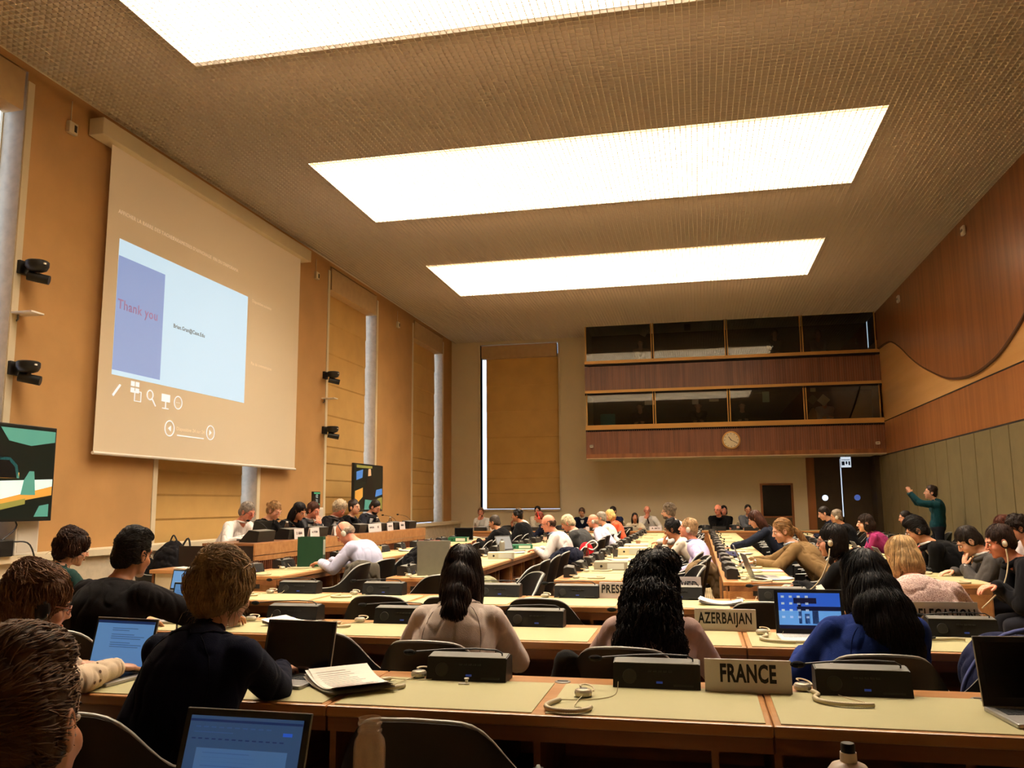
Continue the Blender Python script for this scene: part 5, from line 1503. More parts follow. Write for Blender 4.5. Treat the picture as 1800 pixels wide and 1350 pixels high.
for x, wd, lb in ((-4.9, 'COUNCIL', 'leftmost'), (-4.15, 'SWITZERLAND', 'before the man with black hair'), (-2.53, 'U. K.', 'before the man in navy looking down'), (-1.80, 'SPAIN', 'before the woman in cream'), (-1.0, 'M. SMITH', 'before the man in a tie'), (-0.3, 'ITALY', 'behind the bearded man')):
    sign('small white name card on the back desks, ' + lb, x - 0.14, x + 0.14, 20.42, ZS, 0.10, wd, 0.05, bold=0.0012, group='name cards across the back')

def laptop(name_label, loc, rz, w_=0.31, d_=0.21, h_=0.205, tilt=0.28, lidc=None, basec=None, scrm=None, keyc=None, marks=None, group='open laptops', bez=0.012):
    t = thing('laptop', name_label, 'laptop', loc, rz, group)
    lidc, basec = lidc or M_silver, basec or M_silver
    b = MB().bbox(-w_ / 2, w_ / 2, -d_, 0, 0, 0.014, b=0.004).build('base', basec, t)
    m = MB()
    for r in range(5):
        for c in range(13):
            kx0 = -w_ * 0.43 + c * w_ * 0.86 / 13
            m.box(kx0, kx0 + w_ * 0.058, -0.03 - r * 0.017 - 0.014, -0.03 - r * 0.017, 0.014, 0.0155)
    m.build('keyboard', keyc or M_keys, b, kind='stuff')
    MB().box(-0.045, 0.045, -d_ + 0.012, -d_ + 0.07, 0.0138, 0.0146).build('touchpad', keyc if keyc else M_grey, b)
    L_ = Matrix.Translation((0, 0, 0.012)) @ Matrix.Rotation(-tilt, 4, 'X')
    l = MB().bbox(-w_ / 2, w_ / 2, -0.001, 0.006, 0, h_, b=0.0025, M=L_).build('lid', lidc, t)
    MB().box(-w_ / 2 + 0.002, w_ / 2 - 0.002, -0.0022, -0.001, 0.003, h_ - 0.003, M=L_).build('bezel', M_keys if bez else lidc, l)
    MB().box(-w_ / 2 + bez, w_ / 2 - bez, -0.0032, -0.0022, bez * 1.4, h_ - bez, M=L_).build('screen', scrm, l)
    if marks:
        gs = {}
        for (x0, x1, z0, z1, mm) in marks:
            X = lambda u: -w_ / 2 + bez + u * (w_ - 2 * bez)
            Z = lambda v: bez * 1.4 + v * (h_ - bez * 2.4)
            gs.setdefault(mm, MB()).box(X(x0), X(x1), -0.0038, -0.0032, Z(z0), Z(z1), M=L_)
        for mm, g_ in gs.items():
            g_.build('screen_text', mm, l, kind='stuff')
    return t
S_blue = em('screen_blue', (96, 150, 214), 0.5); S_mid = em('screen_mid_blue', (62, 112, 182), 0.5); S_dim = em('screen_dim_blue', (58, 92, 138), 0.42); S_line = em('screen_line', (60, 100, 160), 0.42)
S_navy = em('screen_navy', (30, 56, 110), 0.4); S_off = mat('screen_off', (8, 9, 12), rough=0.12, spec=0.5); S_hp = em('screen_royal', (44, 96, 214), 0.55); S_hpd = em('screen_dark', (12, 22, 60), 0.4); S_ic = em('screen_icon', (190, 215, 240), 0.5)
S_sky = em('screen_sky', (96, 160, 236), 0.6)
lines = [(0.0, 1.0, 0.94, 1.0, S_navy)] + [(0.28, 0.28 + q, 0.42 + i * 0.045, 0.435 + i * 0.045, S_line) for i, q in enumerate((0.5, 0.55, 0.35, 0.0, 0.52, 0.58, 0.4, 0.0, 0.3, 0.45))if q]
laptop('laptop with blue document screen before the woman in dotted blouse', (-2.28, 3.04, ZT), -0.12, 0.31, 0.21, 0.205, 0.22, scrm=S_blue, marks=lines)
laptop('laptop with black screen before the woman in navy', (-1.56, 3.13, ZT), -0.10, 0.31, 0.21, 0.20, 0.25, scrm=S_off)
dl = [(0.0, 1.0, 0.93, 0.96, S_navy)] + [(0.06 + 0.07 * i, 0.10 + 0.07 * i, 0.86, 0.875, S_line) for i in range(10)] + [(0.04 + 0.06 * i, 0.075 + 0.06 * i, 0.72, 0.735, S_navy) for i in range(14)] + [(0.05, 0.4, 0.80, 0.812, S_line), (0.84, 0.92, 0.80, 0.84, S_hp), (0.1, 0.9, 0.0, 0.62, em('screen_page', (80, 124, 180), 0.45))] + [(0.16, 0.5 + 0.3 * random.random(), 0.56 - i * 0.05, 0.572 - i * 0.05, S_line) for i in range(9)]
laptop('open laptop showing a text document at the bottom edge', (-0.985, 1.70, ZT), -0.02, 0.305, 0.21, 0.21, 0.30, lidc=M_grey, scrm=S_dim, marks=dl, bez=0.016)
laptop('silver framed laptop with black screen at the right edge', (1.02, 3.04, ZT), 0.12, 0.33, 0.22, 0.215, 0.20, scrm=S_off, bez=0.020)
hp = [(0.0, 1.0, 0.0, 0.10, S_hpd), (0.0, 1.0, 0.10, 0.50, S_sky), (0.30, 1.0, 0.50, 0.62, S_hpd), (0.32, 0.37, 0.14, 0.75, S_hpd), (0.42, 0.50, 0.14, 0.42, S_hpd), (0.54, 0.64, 0.14, 0.60, S_hpd), (0.25, 0.62, 0.70, 0.86, S_hpd)] + \
     [(0.05 + 0.13 * c, 0.10 + 0.13 * c, 0.86 - 0.19 * r, 0.92 - 0.19 * r, S_ic) for r in range(4) for c in range(4)]
laptop('white laptop with blue picture desktop before the woman in royal blue', (0.52, 4.47, ZT), 0.03, 0.33, 0.215, 0.215, 0.16, lidc=M_keys, basec=M_white, keyc=mat('key_white', (200, 196, 190)), scrm=S_hp, marks=hp, bez=0.018)
laptop('laptop with pale blue page before the man in dark suit', (-2.93, 4.55, ZT), -0.08, 0.33, 0.2, 0.20, 0.2, scrm=S_blue, marks=[(0.05, 0.8, 0.3 + i * 0.06, 0.312 + i * 0.06, S_line) for i in range(9)])
laptop('small tablet screen glowing blue before the woman in green', (-3.95, 5.95, ZT), -0.25, 0.22, 0.15, 0.16, 0.2, scrm=S_blue, group='open laptops')
laptop('laptop with grey frame before the bald man', (-4.22, 8.85, ZT), PI / 2 - 0.3, 0.32, 0.21, 0.21, 0.3, scrm=S_off, bez=0.02)
laptop('laptop of the woman in camel jacket, silver lid seen edge on', (0.42, 9.25, ZT), PI / 2, 0.32, 0.22, 0.21, 0.35, scrm=S_off)
laptop('silver laptop with nobody at it, near end of aisle line', (0.44, 7.78, ZT), PI / 2 + 0.1, 0.32, 0.22, 0.21, 0.35, lidc=M_grey, scrm=S_off)
laptop('silver laptop of the young man in black suit', (1.86, 9.4, ZT), PI / 2, 0.3, 0.21, 0.2, 0.5, scrm=S_off)
laptop('second silver laptop farther along the suited line', (1.86, 10.7, ZT), PI / 2, 0.3, 0.21, 0.2, 0.5, scrm=S_off)
laptop('laptop with blue screen left of the speckled pink shirt', (1.14, 5.78, ZT), 0.1, 0.32, 0.21, 0.20, 0.2, scrm=S_mid)
laptop('grey laptop with text screen before the man with receding hair', (-2.66, 11.7, ZT), PI / 2 - 0.5, 0.32, 0.21, 0.21, 0.35, scrm=em('screen_grey', (120, 124, 128), 0.3))
laptop('black laptop standing open beside the man in black suit', (-4.2, 15.0, ZT), 0.2, 0.34, 0.22, 0.22, 0.1, lidc=M_black, scrm=S_off)
laptop('black laptop of the podium man in white shirt', (-5.05, 9.15, 0.997), -PI / 2 - 0.2, 0.32, 0.21, 0.22, 0.2, lidc=M_black, basec=M_black, scrm=S_off)
laptop('dark laptop across the back before clasped hands', (-1.95, 20.75, ZT), PI, 0.32, 0.21, 0.22, 0.2, lidc=M_keys, scrm=S_off)

def sheets(lab, loc, rz, w_=0.21, l_=0.297, n=4, curl=0.02, text_=True, group='papers', spread=0.01):
    t = thing('paper_sheaf', lab, 'paper', loc, rz, group)
    for i in range(n):
        m = MB(); K = 8
        a = (random.random() - 0.5) * spread * 6; dx, dy = (random.random() - 0.5) * spread, (random.random() - 0.5) * spread
        z0 = 0.0012 + i * 0.0016
        vs = []
        for j in range(K + 1):
            u = j / K
            for v in (0, 1):
                zz = z0 + curl * (abs(u - 0.45) ** 2) * 2.2 * (0.5 + 0.5 * i / n)
                vs.append((dx + (v - 0.5) * w_, dy + (u - 0.5) * l_, zz))
        vs2 = [(p[0], p[1], p[2] + 0.0008) for p in vs]
        m.add(vs + vs2, [(2 * j, 2 * j + 2, 2 * j + 3, 2 * j + 1) for j in range(K)] + [tuple(q + 2 * K + 2 for q in (2 * j, 2 * j + 1, 2 * j + 3, 2 * j + 2)) for j in range(K)], M=Matrix.Rotation(a, 4, 'Z'))
        s_ = m.build('sheet', M_paper, t)
    if text_:
        m = MB()
        for j in range(14):
            y = l_ * 0.38 - j * l_ * 0.055
            u = y / l_ + 0.5
            zz = 0.0032 + (n - 1) * 0.0016 + curl * (abs(u - 0.45) ** 2) * 2.2
            m.box(-w_ * 0.38, w_ * (0.1 + 0.28 * random.random()), y, y + 0.003, zz, zz + 0.0003)
        m.build('printed_lines', mat('print_grey', (150, 140, 134)), t, kind='stuff')
    return t
sheets('thick curling sheaf of printed pages beside the black laptop', (-1.27, 2.99, ZT + 0.002), 0.75, 0.23, 0.32, 9, 0.05, spread=0.012)
sheets('white pages on the second row behind the black laptop', (-2.22, 4.44, ZT + 0.002), 1.35, n=6, curl=0.04)
sheets('folded white papers on the third row above AZERBAIJAN', (0.12, 5.76, ZT + 0.002), 1.5, 0.16, 0.27, 6, 0.05)
sheets('crumpled papers on third row right of the console', (0.86, 5.98, ZT + 0.002), 1.2, 0.14, 0.22, 5, 0.16)
for i, (x, y, lb) in enumerate(((-4.05, 11.6, 'white pages before the black coat at the podium line'), (-4.05, 9.0, 'white pages under the hands of the bald man'), (-2.45, 11.2, 'white pages under the hands of the man with receding hair'), (-0.90, 9.85, 'upper white pages between the two box files'), (-0.98, 9.3, 'lower white pages between the two box files'),
                  (0.60, 7.62, 'white pages at the near end of the aisle line'), (-4.2, 16.2, 'white pages beyond the black laptop'), (0.5, 11.2, 'white pages before the writing woman'), (-5.25, 9.3, 'white pages before the podium man in white shirt'), (-4.3, 14.0, 'white pages beside the green binder at the far podium line'))):
    sheets(lb, (x, y, (0.998 if x < -5 else ZT) + 0.002), PI / 2 + random.uniform(-0.4, 0.4), n=4, curl=0.03)
for k, (x, y) in enumerate([(0.53, 12.0 + 0.72 * k) for k in range(3)] + [(0.53, 10.3), (0.53, 10.0)]):
    sheets('%s flat notepad beyond the camel jacket on the aisle line' % ORD[k], (x, y, ZT + 0.001), PI / 2, 0.16, 0.26, 1, 0.0, text_=False)
t = sheets('white sheet sign with printed words on the small side table', (-5.3, 8.2, 0.742), 0.1, 0.2, 0.34, 2, 0.02, text_=True)
t.rotation_euler = (0, 0, PI / 2)
sheets('pages at the extreme left on the third row', (-4.95, 5.85, ZT + 0.002), 0.3, n=4, curl=0.02)

def binder(lab, loc, rz, col, w_=0.08, h_=0.32, d_=0.285, flat=False, lbl=(200, 200, 192)):
    t = thing('ring_binder', lab, 'binder', loc, rz, 'ring binders and box files')
    M = Matrix.Rotation(-PI / 2, 4, 'X') @ Matrix.Translation((0, -h_ if False else 0, 0)) if flat else Matrix.Identity(4)
    if flat:
        M = Matrix.Translation((0, 0, w_)) @ Matrix.Rotation(PI / 2, 4, 'Y')
    cm = mat('binder_%d_%d_%d' % col, col, rough=0.5, vary=0.06, vscale=20)
    MB().bbox(0, 0.004, 0, d_, 0, h_, b=0.001, M=M).bbox(w_ - 0.004, w_, 0, d_, 0, h_, b=0.001, M=M).build('cover', cm, t)
    MB().bbox(0.0, w_, -0.004, 0, 0, h_, b=0.001, M=M).build('spine', cm, t)
    MB().box(0.008, w_ - 0.008, 0.01, d_ - 0.012, 0.004, h_ - 0.012, M=M).build('pages', M_paper, t)
    MB().box(0.012, w_ - 0.012, -0.0055, -0.004, h_ * 0.40, h_ * 0.9, M=M).build('spine_label', mat('label_%d' % lbl[0], lbl), t)
    MB().lathe([(0.013, 0), (0.013, 0.0015)], 12, M=M @ Matrix.Translation((w_ / 2, -0.004, h_ * 0.22)) @ Matrix.Rotation(PI / 2, 4, 'X')).build('finger_hole', M_dark, t)
    return t
binder('dark green binder standing upright left of the bald man', (-4.28, 8.70, ZT), -PI / 2 + 0.22 + PI / 2 * 2, (20, 62, 40), lbl=(170, 176, 160))
bpy.data.objects['ring_binder'].location = (-3.99, 8.58, ZT); bpy.data.objects['ring_binder'].rotation_euler = (0, 0, PI / 2 + 0.06)
t = binder('large grey binder standing upright behind the dark ponytail', (-2.36, 7.62, ZT), 0, (112, 108, 94), 0.075, 0.32, 0.30, lbl=(190, 176, 164)); t.rotation_euler = (0, 0, PI / 2 + 0.12); t.location = (-2.29, 7.66, ZT)
t = binder('pale grey box file lying flat under the steel bottle', (-2.5, 10.0, ZT), 0.2, (190, 182, 160), 0.075, 0.32, 0.25, flat=True)
t = binder('grey box file lying flat at the near end of central line', (-1.03, 8.45, ZT), 0.05, (150, 140, 122), 0.08, 0.33, 0.26, flat=True)
t = binder('cream box file lying flat before the woman in cream blouse', (-1.02, 10.9, ZT), 0.0, (216, 206, 170), 0.09, 0.36, 0.30, flat=True)
t = binder('red binder lying flat beyond the black coat', (-4.5, 13.2, ZT), 0.1, (160, 30, 34), 0.07, 0.34, 0.28, flat=True, lbl=(220, 200, 196))
t = binder('small green binder lying flat on the podium line', (-4.35, 14.5, ZT), 0.1, (24, 90, 58), 0.075, 0.34, 0.28, flat=True, lbl=(224, 220, 206))
t = binder('green and white binder before the man with receding hair', (-2.72, 12.2, ZT), 0.3, (24, 96, 70), 0.06, 0.34, 0.28, flat=True, lbl=(224, 222, 216))
t = binder('second cream box file farther along the central line', (-1.05, 12.2, ZT), 0.0, (206, 200, 180), 0.07, 0.34, 0.28, flat=True)

# bottles and cups
M_pet = glass_mat('clear_plastic', (0.80, 0.80, 0.78), 0.10, 0.05)
M_glassb = mat('bottle_glass', (206, 178, 152), rough=0.12, spec=0.8)
M_glassb.node_tree.nodes['Principled BSDF'].inputs['Alpha'].default_value = 0.24
def bottle(proto_name, lab, loc, prof, m_, capr, capz, capm, group, water=None, cat='bottle'):
    t = thing(proto_name, lab, cat, loc, 0, group)
    MB().lathe(prof, 24).build('bottle_body', m_, t, smooth=True, angle=40)
    if capr:
        MB().lathe([(capr, capz[0]), (capr, capz[1] - 0.003), (capr * 0.9, capz[1])], 18).build('cap', capm, t, smooth=True, angle=40)
    if water:
        MB().lathe(water, 20).build('water', glass_mat('water', (0.86, 0.88, 0.86), 0.05), t, smooth=True)
    return t
t = bottle('glass_bottle', 'clear square shouldered bottle without cap at the bottom edge', (-0.70, 1.76, ZT), [(0.030, 0), (0.034, 0.004), (0.034, 0.15), (0.032, 0.165), (0.024, 0.176), (0.0235, 0.18), (0.026, 0.182), (0.026, 0.186), (0.0235, 0.188), (0.0235, 0.195), (0.026, 0.197), (0.026, 0.201), (0.0235, 0.203), (0.0235, 0.210), (0.021, 0.210), (0.021, 0.18), (0.030, 0.16), (0.031, 0.006)], M_glassb, 0, None, None, 'bottles on the desks')
M_wb = mat('white_bottle', (226, 206, 190), rough=0.35, spec=0.5)
t = bottle('squeeze_bottle', 'white squeeze bottle with black cap at the bottom edge', (0.25, 1.70, ZT), [(0.039, 0), (0.042, 0.004), (0.042, 0.155), (0.040, 0.170), (0.030, 0.184), (0.015, 0.190), (0.0145, 0.206)], M_wb, 0.0125, (0.206, 0.222), M_black, 'bottles on the desks')
t = bottle('water_bottle', 'small bottle with red cap behind the blue document laptop', (-2.74, 4.16, ZT), [(0.028, 0), (0.03, 0.004), (0.03, 0.09), (0.022, 0.105), (0.016, 0.11)], M_pet, 0.017, (0.10, 0.135), mat('cap_red', (200, 40, 44), rough=0.35), 'bottles on the desks')
t = bottle('water_bottle', 'matt steel bottle standing beside the pale box file', (-2.42, 10.42, ZT), [(0.034, 0), (0.035, 0.004), (0.035, 0.17), (0.030, 0.19), (0.018, 0.20)], mat('steel_matt', (150, 146, 132), rough=0.4, metal=0.3), 0.017, (0.198, 0.222), M_grey, 'bottles on the desks')
PETP = [(0.030, 0), (0.032, 0.005), (0.032, 0.10), (0.029, 0.11), (0.031, 0.125), (0.025, 0.155), (0.014, 0.18), (0.0125, 0.19)]
pet = bottle('water_bottle', 'clear water bottle standing at the edge of central line', (-1.19, 9.1, ZT), PETP, M_pet, 0.0145, (0.188, 0.205), M_white, 'bottles on the desks')
MB().lathe([(0.0325, 0.05), (0.0325, 0.095)], 24).build('label', mat('bottle_label', (214, 170, 150)), pet)
KIDS.clear()
USED.add(pet)
for (x, y, z, lb) in ((-5.12, 9.95, 0.997, 'clear water bottle before the podium woman with bun'), (-5.12, 10.75, 0.997, 'clear water bottle before the long haired podium woman'), (-5.1, 13.0, 0.997, 'clear water bottle before the curly haired podium woman'), (-5.1, 13.6, 0.997, 'clear water bottle before the bearded podium man'),
                      (-5.5, 20.7, ZT, 'clear water bottle at the left end of back desks'), (-1.78, 20.75, ZT, 'clear water bottle beside the dark laptop across the back'), (0.9, 20.7, ZT, 'clear water bottle right of the balding man'), (-2.55, 14.2, ZT, 'clear water bottle beside the bald man in lilac')):
    place(pet, (x, y, z), 0, lb, 'bottles on the desks')
for (x, y, c_, lb) in ((-4.28, 11.0, (214, 200, 150), 'cream paper cup near the open notebook'), (-1.0, 10.35, (70, 70, 78), 'dark grey paper cup on the central line'), (-0.9, 12.9, (196, 150, 132), 'pink paper cup beyond the cream box file')):
    t = thing('paper_cup', lb, 'cup', (x, y, ZT), 0, 'cups')
    MB().lathe([(0.026, 0), (0.037, 0.095), (0.039, 0.097), (0.036, 0.097), (0.026, 0.01)], 18).build('cup_wall', mat('cup_%d' % c_[0], c_, rough=0.6), t, smooth=True, angle=40)
    MB().lathe([(0.0345, 0.085), (0.0343, 0.086)], 14).build('drink', mat('coffee', (50, 30, 18), rough=0.2), t)
# small things on the near desks
for x, y, lb in ((-0.52, 3.23, 'round cable grommet in the nearest desk, centre'), (0.90, 3.20, 'round cable grommet in the nearest desk by the silver laptop'), (-2.05, 4.62, 'round cable grommet in the second desk row')):
    t = thing('cable_grommet', lb, 'grommet', (x, y, 0.738), 0, 'cable grommets')
    MB().lathe([(0.030, 0.0), (0.030, 0.002), (0.026, 0.003)], 20).build('ring', M_grey, t)
    MB().box(-0.02, 0.02, -0.005, 0.005, 0.003, 0.0042).build('slot', M_dark, t)
t = thing('cable_clip', 'small white clip lying before the left console', 'clip', (-0.86, 3.11, ZT), 0.2)
MB().lathe([(0.011, 0), (0.011, 0.004), (0.006, 0.006), (0.006, 0.016), (0.009, 0.018), (0.009, 0.022)], 12).build('stud', M_white, t, smooth=True, angle=40)
MB().bbox(-0.03, -0.006, -0.006, 0.006, 0, 0.004, b=0.001).build('foot', M_white, t)
t = thing('pen', 'short black pen lying below the AZERBAIJAN sign', 'pen', (-0.01, 4.30, ZT + 0.006), -0.35)
MB().tube([(-0.03, 0, 0), (0.03, 0, 0)], 0.006, 8).build('barrel', M_black, t); MB().tube([(-0.045, 0, 0), (-0.03, 0, 0)], [0.003, 0.0055], 8).build('tip', M_grey, t)
t = thing('telephone', 'small white and black telephone held by the curly haired woman', 'telephone', (-0.09, 4.33, ZT), 0.25)
MB().bbox(-0.012, 0.012, -0.05, 0.05, 0, 0.075, b=0.003).build('casing', M_black, t); MB().box(-0.011, 0.011, -0.049, 0.049, 0.0755, 0.077).build('white_lid', M_white, t)
t = thing('headset', 'black headset with silver cups lying by the DELEGATION sign', 'headset', (0.98, 4.42, ZT), 0.3)
MB().lathe([(0.034, 0), (0.038, 0.01), (0.034, 0.03), (0.02, 0.036)], 18).build('ear_cup', M_black, t, smooth=True, angle=50)
MB().lathe([(0.03, 0.034), (0.022, 0.046), (0.01, 0.05)], 18).build('silver_cap', M_silver, t, smooth=True)
MB().tube([(0.04 * math.cos(a) + 0.05, 0.05 * math.sin(a), 0.02) for a in np.linspace(0.3, 5.6, 16)], 0.006, 6).build('headband', M_black, t)
coil(smooth_curve3([(0.06, -0.02, 0.01), (0.12, -0.03, 0.01), (0.18, -0.025, 0.01), (0.22, -0.05, 0.01)], 6), turns=30).build('coiled_cord', M_cord, t, smooth=True)
t = thing('rucksack', 'black rucksack on a chair by the left wall ledge', 'bag', (-6.1, 8.95, 0.46), 0.2)
mm_ = MB().ell((0, 0, 0.24), (0.20, 0.15, 0.26)).ell((0, 0.08, 0.42), (0.13, 0.12, 0.12)).ell((0.0, -0.12, 0.18), (0.14, 0.07, 0.14)).cap((-0.16, 0, 0.1), (-0.12, 0, 0.40), 0.04, 0.04)
remesh(mm_, 'bag_body', 0.018, cloth_m('wool', (22, 20, 22)), t, smooth=3, jitter=0.03, jscale=12)
MB().tube(smooth_curve3([(0.1, 0.1, 0.45), (0.16, 0.14, 0.56), (0.20, 0.12, 0.40), (0.2, 0.05, 0.2)]), 0.012, 6).build('strap', M_black, t)
MB().tube(smooth_curve3([(-0.04, 0.1, 0.52), (0.0, 0.1, 0.60), (0.05, 0.1, 0.52)]), 0.009, 6).build('handle', M_black, t)

def garment(name, lab, loc, rz, prims, col, part='cloth', jitter=0.03, kind='wool', lining=None, group='coats on chairs', cat='coat'):
    t = thing(name, lab, cat, loc, rz, group)
    m = MB()
    for p in prims:
        if p[0] == 'e': m.ell(p[1], p[2])
        else: m.cap(p[1], p[2], p[3], p[4])
    remesh(m, part, 0.012, cloth_m(kind, col), t, smooth=3, jitter=jitter, jscale=11)
    return t
t = garment('coat', 'black coat heaped over a chair before the grey binder', (-3.02, 9.1, 0.0), 0.2, [('e', (0, 0, 0.80), (0.18, 0.22, 0.15)), ('e', (0.05, 0.15, 0.85), (0.22, 0.12, 0.11)), ('e', (-0.12, -0.12, 0.70), (0.10, 0.14, 0.18)), ('c', (0.1, 0.1, 0.85), (0.32, 0.1, 0.80), 0.07, 0.05), ('c', (-0.14, -0.1, 0.75), (-0.2, -0.15, 0.5), 0.06, 0.05)], (20, 19, 20), 'coat_body')
MB().ell((-0.1, -0.22, 0.72), (0.03, 0.02, 0.035)).build('tan_lining', cloth_m('wool', (170, 150, 108)), t, smooth=True)
t = garment('jacket', 'grey jacket hung over the chair of the bald man', (-3.32, 8.10, 0.0), 0.1, [('e', (0, 0, 0.72), (0.17, 0.07, 0.13)), ('e', (-0.06, -0.04, 0.52), (0.14, 0.06, 0.2)), ('c', (0.12, -0.02, 0.78), (0.17, -0.03, 0.45), 0.05, 0.045), ('c', (-0.12, -0.02, 0.78), (-0.2, -0.05, 0.5), 0.05, 0.045)], (84, 78, 68), 'coat_body')
t = garment('jacket', 'navy jacket over the chair back of the man with receding hair', (-1.58, 10.6, 0.0), 0.3, [('e', (0, 0, 0.72), (0.18, 0.16, 0.14)), ('c', (-0.1, 0, 0.78), (-0.25, -0.05, 0.7), 0.07, 0.05), ('c', (0.1, 0, 0.75), (0.14, -0.1, 0.45), 0.06, 0.05)], (24, 26, 40), 'coat_body')
t = garment('quilted_coat', 'grey green quilted coat hanging over a chair beyond the ponytail', (-1.86, 7.35, 0.0), 0.2, [('e', (0, 0, 0.66), (0.13, 0.12, 0.11)), ('c', (-0.06, 0, 0.68), (-0.16, -0.02, 0.36), 0.08, 0.08), ('c', (0.06, -0.02, 0.66), (0.14, -0.08, 0.38), 0.075, 0.07)], (132, 130, 100), 'coat_body')
t = garment('coat', 'black leather trimmed coat under the curly haired woman', (-0.36, 3.50, 0.0), 0.0, [('e', (-0.02, 0, 0.70), (0.22, 0.06, 0.10)), ('e', (0.05, -0.02, 0.62), (0.2, 0.06, 0.14)), ('c', (-0.18, 0, 0.76), (-0.24, 0.0, 0.55), 0.05, 0.05), ('c', (0.18, 0, 0.72), (0.22, 0.0, 0.52), 0.05, 0.04)], (34, 32, 30), 'coat_body', jitter=0.022)
t = garment('backpack', 'navy padded backpack on the chair right of royal blue sweater', (1.19, 3.86, 0.0), -0.1, [('e', (0, 0, 0.70), (0.18, 0.15, 0.17)), ('e', (0.06, 0.02, 0.76), (0.2, 0.14, 0.10)), ('e', (-0.06, -0.04, 0.62), (0.12, 0.14, 0.16)), ('c', (0.12, 0, 0.8), (0.3, 0.02, 0.74), 0.06, 0.03)], (30, 34, 62), 'bag_body', jitter=0.012, group='coats on chairs', cat='bag')
MB().tube(smooth_curve3([(-0.19, -0.1, 0.55), (-0.17, -0.13, 0.70), (-0.05, -0.14, 0.86), (0.12, -0.12, 0.90), (0.28, -0.06, 0.84)]), 0.016, 6, flat=0.5).build('strap', cloth_m('tie', (70, 76, 120)), t, smooth=True)
t = garment('coat', 'brown coat with leopard lining over the chair of lilac shirt', (0.06, 9.45, 0.0), 0.1, [('e', (-0.05, 0, 0.66), (0.17, 0.14, 0.13)), ('c', (-0.12, 0, 0.70), (-0.2, -0.06, 0.40), 0.07, 0.07), ('c', (0.05, 0, 0.66), (0.12, -0.08, 0.42), 0.06, 0.06)], (122, 100, 72), 'coat_body')
garment('shawl', 'patterned navy scarf heaped on the line right of the aisle', (0.36, 10.55, ZT), 0.0, [('e', (0, 0, 0.03), (0.10, 0.14, 0.045)), ('e', (-0.08, 0.1, 0.04), (0.07, 0.07, 0.04))], (64, 64, 92), 'cloth', jitter=0.03, group='coats on chairs', cat='scarf')
t = garment('tote_bag', 'bright red tote bag with white handles behind the leaning men', (-1.50, 11.5, 0.0), 0.0, [('e', (0, 0, 0.74), (0.10, 0.08, 0.14)), ('e', (0.02, 0, 0.62), (0.11, 0.08, 0.12))], (212, 30, 40), 'bag_body', jitter=0.012, cat='bag')
MB().tube(smooth_curve3([(0.0, -0.05, 0.84), (0.10, -0.06, 0.90), (0.16, -0.06, 0.84), (0.10, -0.06, 0.78), (0.02, -0.05, 0.80)]), 0.012, 6, closed=False).build('strap', M_white, t, smooth=True)
garment('jacket', 'bright red jacket hung on a chair by the magenta blouse', (2.78, 11.7, 0.0), 0.0, [('e', (0, 0, 0.70), (0.12, 0.14, 0.14)), ('e', (0.04, 0, 0.5), (0.1, 0.14, 0.16))], (170, 28, 34), 'coat_body', jitter=0.02)
t = thing('folder', 'pink folder beside the camel jacket laptop', 'folder', (0.62, 8.55, ZT), PI / 2)
MB().bbox(-0.11, 0.11, -0.15, 0.15, 0, 0.006, b=0.001).build('cover', mat('folder_pink', (196, 108, 104)), t); MB().box(-0.10, 0.10, -0.14, 0.145, 0.006, 0.008).build('sheet', M_paper, t)
t = thing('cable_box', 'black cable box at the left end of the wall ledge', 'box', (-6.70, 6.9, 0.93), 0)
MB().bbox(-0.15, 0.15, -0.14, 0.2, 0, 0.16, b=0.01).build('casing', M_black, t)
MB().tube(smooth_curve3([(0.1, 0.1, 0.16), (0.12, 0.25, 0.30), (0.05, 0.1, 0.45), (-0.1, 0.0, 0.30), (0.0, 0.2, 0.12)]), 0.008, 6).tube(smooth_curve3([(0.15, 0.2, 0.14), (0.2, 0.35, 0.10), (0.22, 0.45, -0.2), (0.2, 0.5, -0.5)]), 0.008, 6).build('cable', M_black, t)
for i in range(8):
    pass

# ---- the interpreters behind glass, and papers on their windows
bo = dict(group='interpreters in the booths', eyes=True)
F1, F2 = 2.72, 4.34
for (x, base, top_, c_, hc_, lb, sx_) in ((-1.36, F2, 5.85, (150, 120, 96), (60, 44, 34), 'upper booth interpreter in patterned top, left window', 'f'), (2.13, F2, 5.93, (60, 56, 52), (110, 90, 70), 'upper booth interpreter in dark top, third window', 'm'), (3.2, F2, 5.86, (170, 172, 176), (150, 110, 70), 'upper booth interpreter in pale top, right window', 'f'),
                                           (-1.42, F1, 4.12, (36, 34, 36), (60, 44, 34), 'lower booth interpreter in black, left window', 'm'), (0.10, F1, 4.10, (30, 32, 40), (50, 40, 34), 'lower booth interpreter in dark suit, second window', 'm'), (1.22, F1, 4.06, (60, 54, 50), (50, 34, 26), 'lower booth interpreter in brown top, third window', 'f'), (3.27, F1, 4.12, (176, 184, 200), (130, 110, 90), 'lower booth interpreter in pale blue shirt, right window', 'm')):
    person(lb, (x, YF + 0.62, top_ - 0.06), 180, base=base, sex=sx_, hair=('short' if sx_ == 'm' else 'bob', hc_), top=('shirt', c_), arms='desk', pitch=14, hips=0.10, **bo)
for base in (F1, F2):
    t = thing('interpreter_desk', 'dark counter inside the %s interpreter booths' % ('lower' if base == F1 else 'upper'), 'desk', (0, YF + 0.12, base))
    MB().box(BX0 + 0.08, BX1 - 0.08, 0, 0.35, 0.66, 0.70).build('counter', M_booth, t)
    MB().box(BX0 + 0.1, BX0 + 0.14, 0, 0.35, 0, 0.66).box(BX1 - 0.14, BX1 - 0.1, 0, 0.35, 0, 0.66).build('support', M_booth, t)
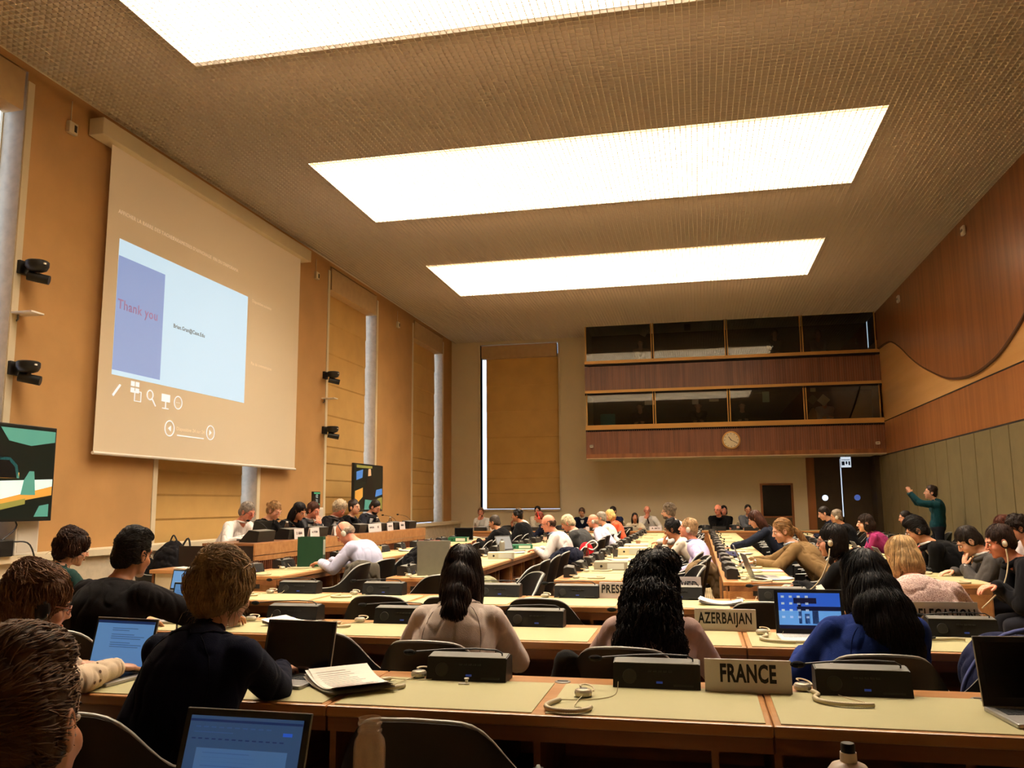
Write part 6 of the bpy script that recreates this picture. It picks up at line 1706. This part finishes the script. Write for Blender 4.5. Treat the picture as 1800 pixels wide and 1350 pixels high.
for (x, z, a, w_, h_, lb) in ((-1.22, 5.85, 0.5, 0.16, 0.2, 'tilted notice beside the upper left interpreter'), (-0.10, 5.93, 0.0, 0.16, 0.17, 'grey square notice in the upper second window'), (0.38, 5.97, 0.75, 0.2, 0.2, 'white diamond notice in the upper second window'), (1.15, 5.98, 0.05, 0.04, 0.05, 'tiny white notice in the upper third window'), (1.70, 5.98, 0.02, 0.17, 0.18, 'white square notice in the upper third window'),
                           (-1.14, 3.98, 0.0, 0.24, 0.12, 'white notice in the lower left window'), (0.03, 3.96, 0.0, 0.16, 0.12, 'small white notice in the lower second window'), (0.5, 3.99, 0.0, 0.24, 0.07, 'narrow white notice in the lower second window'), (1.78, 4.03, 0.0, 0.17, 0.27, 'pale green notice in the lower third window'), (2.92, 4.20, 0.0, 0.13, 0.16, 'numbered white notice in the lower right window'), (3.16, 3.90, 0.75, 0.22, 0.22, 'tilted white notice beside the interpreter in pale blue'), (2.9, 3.92, 0.75, 0.18, 0.2, 'tilted grey notice at the edge of lower right window')):
    t = thing('window_notice', lb, 'notice', (x, YF + 0.042, z), 0, 'notices on the booth windows')
    t.rotation_euler = (0, a, 0)
    MB().box(-w_ / 2, w_ / 2, 0, 0.003, -h_ / 2, h_ / 2).build('sheet', mat('notice_green', (176, 206, 190)) if 'green' in lb else (mat('notice_grey', (110, 108, 104)) if 'grey' in lb else M_paper), t)
t = thing('office_chair', 'turquoise chair back inside the lower left booth', 'chair', (-2.28, YF + 0.55, F1), PI)
MB().bbox(-0.2, 0.2, -0.04, 0.04, 0.55, 1.05, b=0.03).build('backrest', mat('turquoise', (70, 150, 150), rough=0.8), t, smooth=True)
MB().bbox(-0.22, 0.22, -0.02, 0.4, 0.42, 0.5, b=0.03).build('seat', mat('turquoise', (70, 150, 150)), t, smooth=True)
MB().tube([(0, 0.2, 0.42), (0, 0.2, 0.0)], 0.03, 8).box(-0.02, 0.02, -0.02, 0.02, 0.4, 0.6).build('stem', M_black, t)
bpy.data.scenes.remove(TMP)
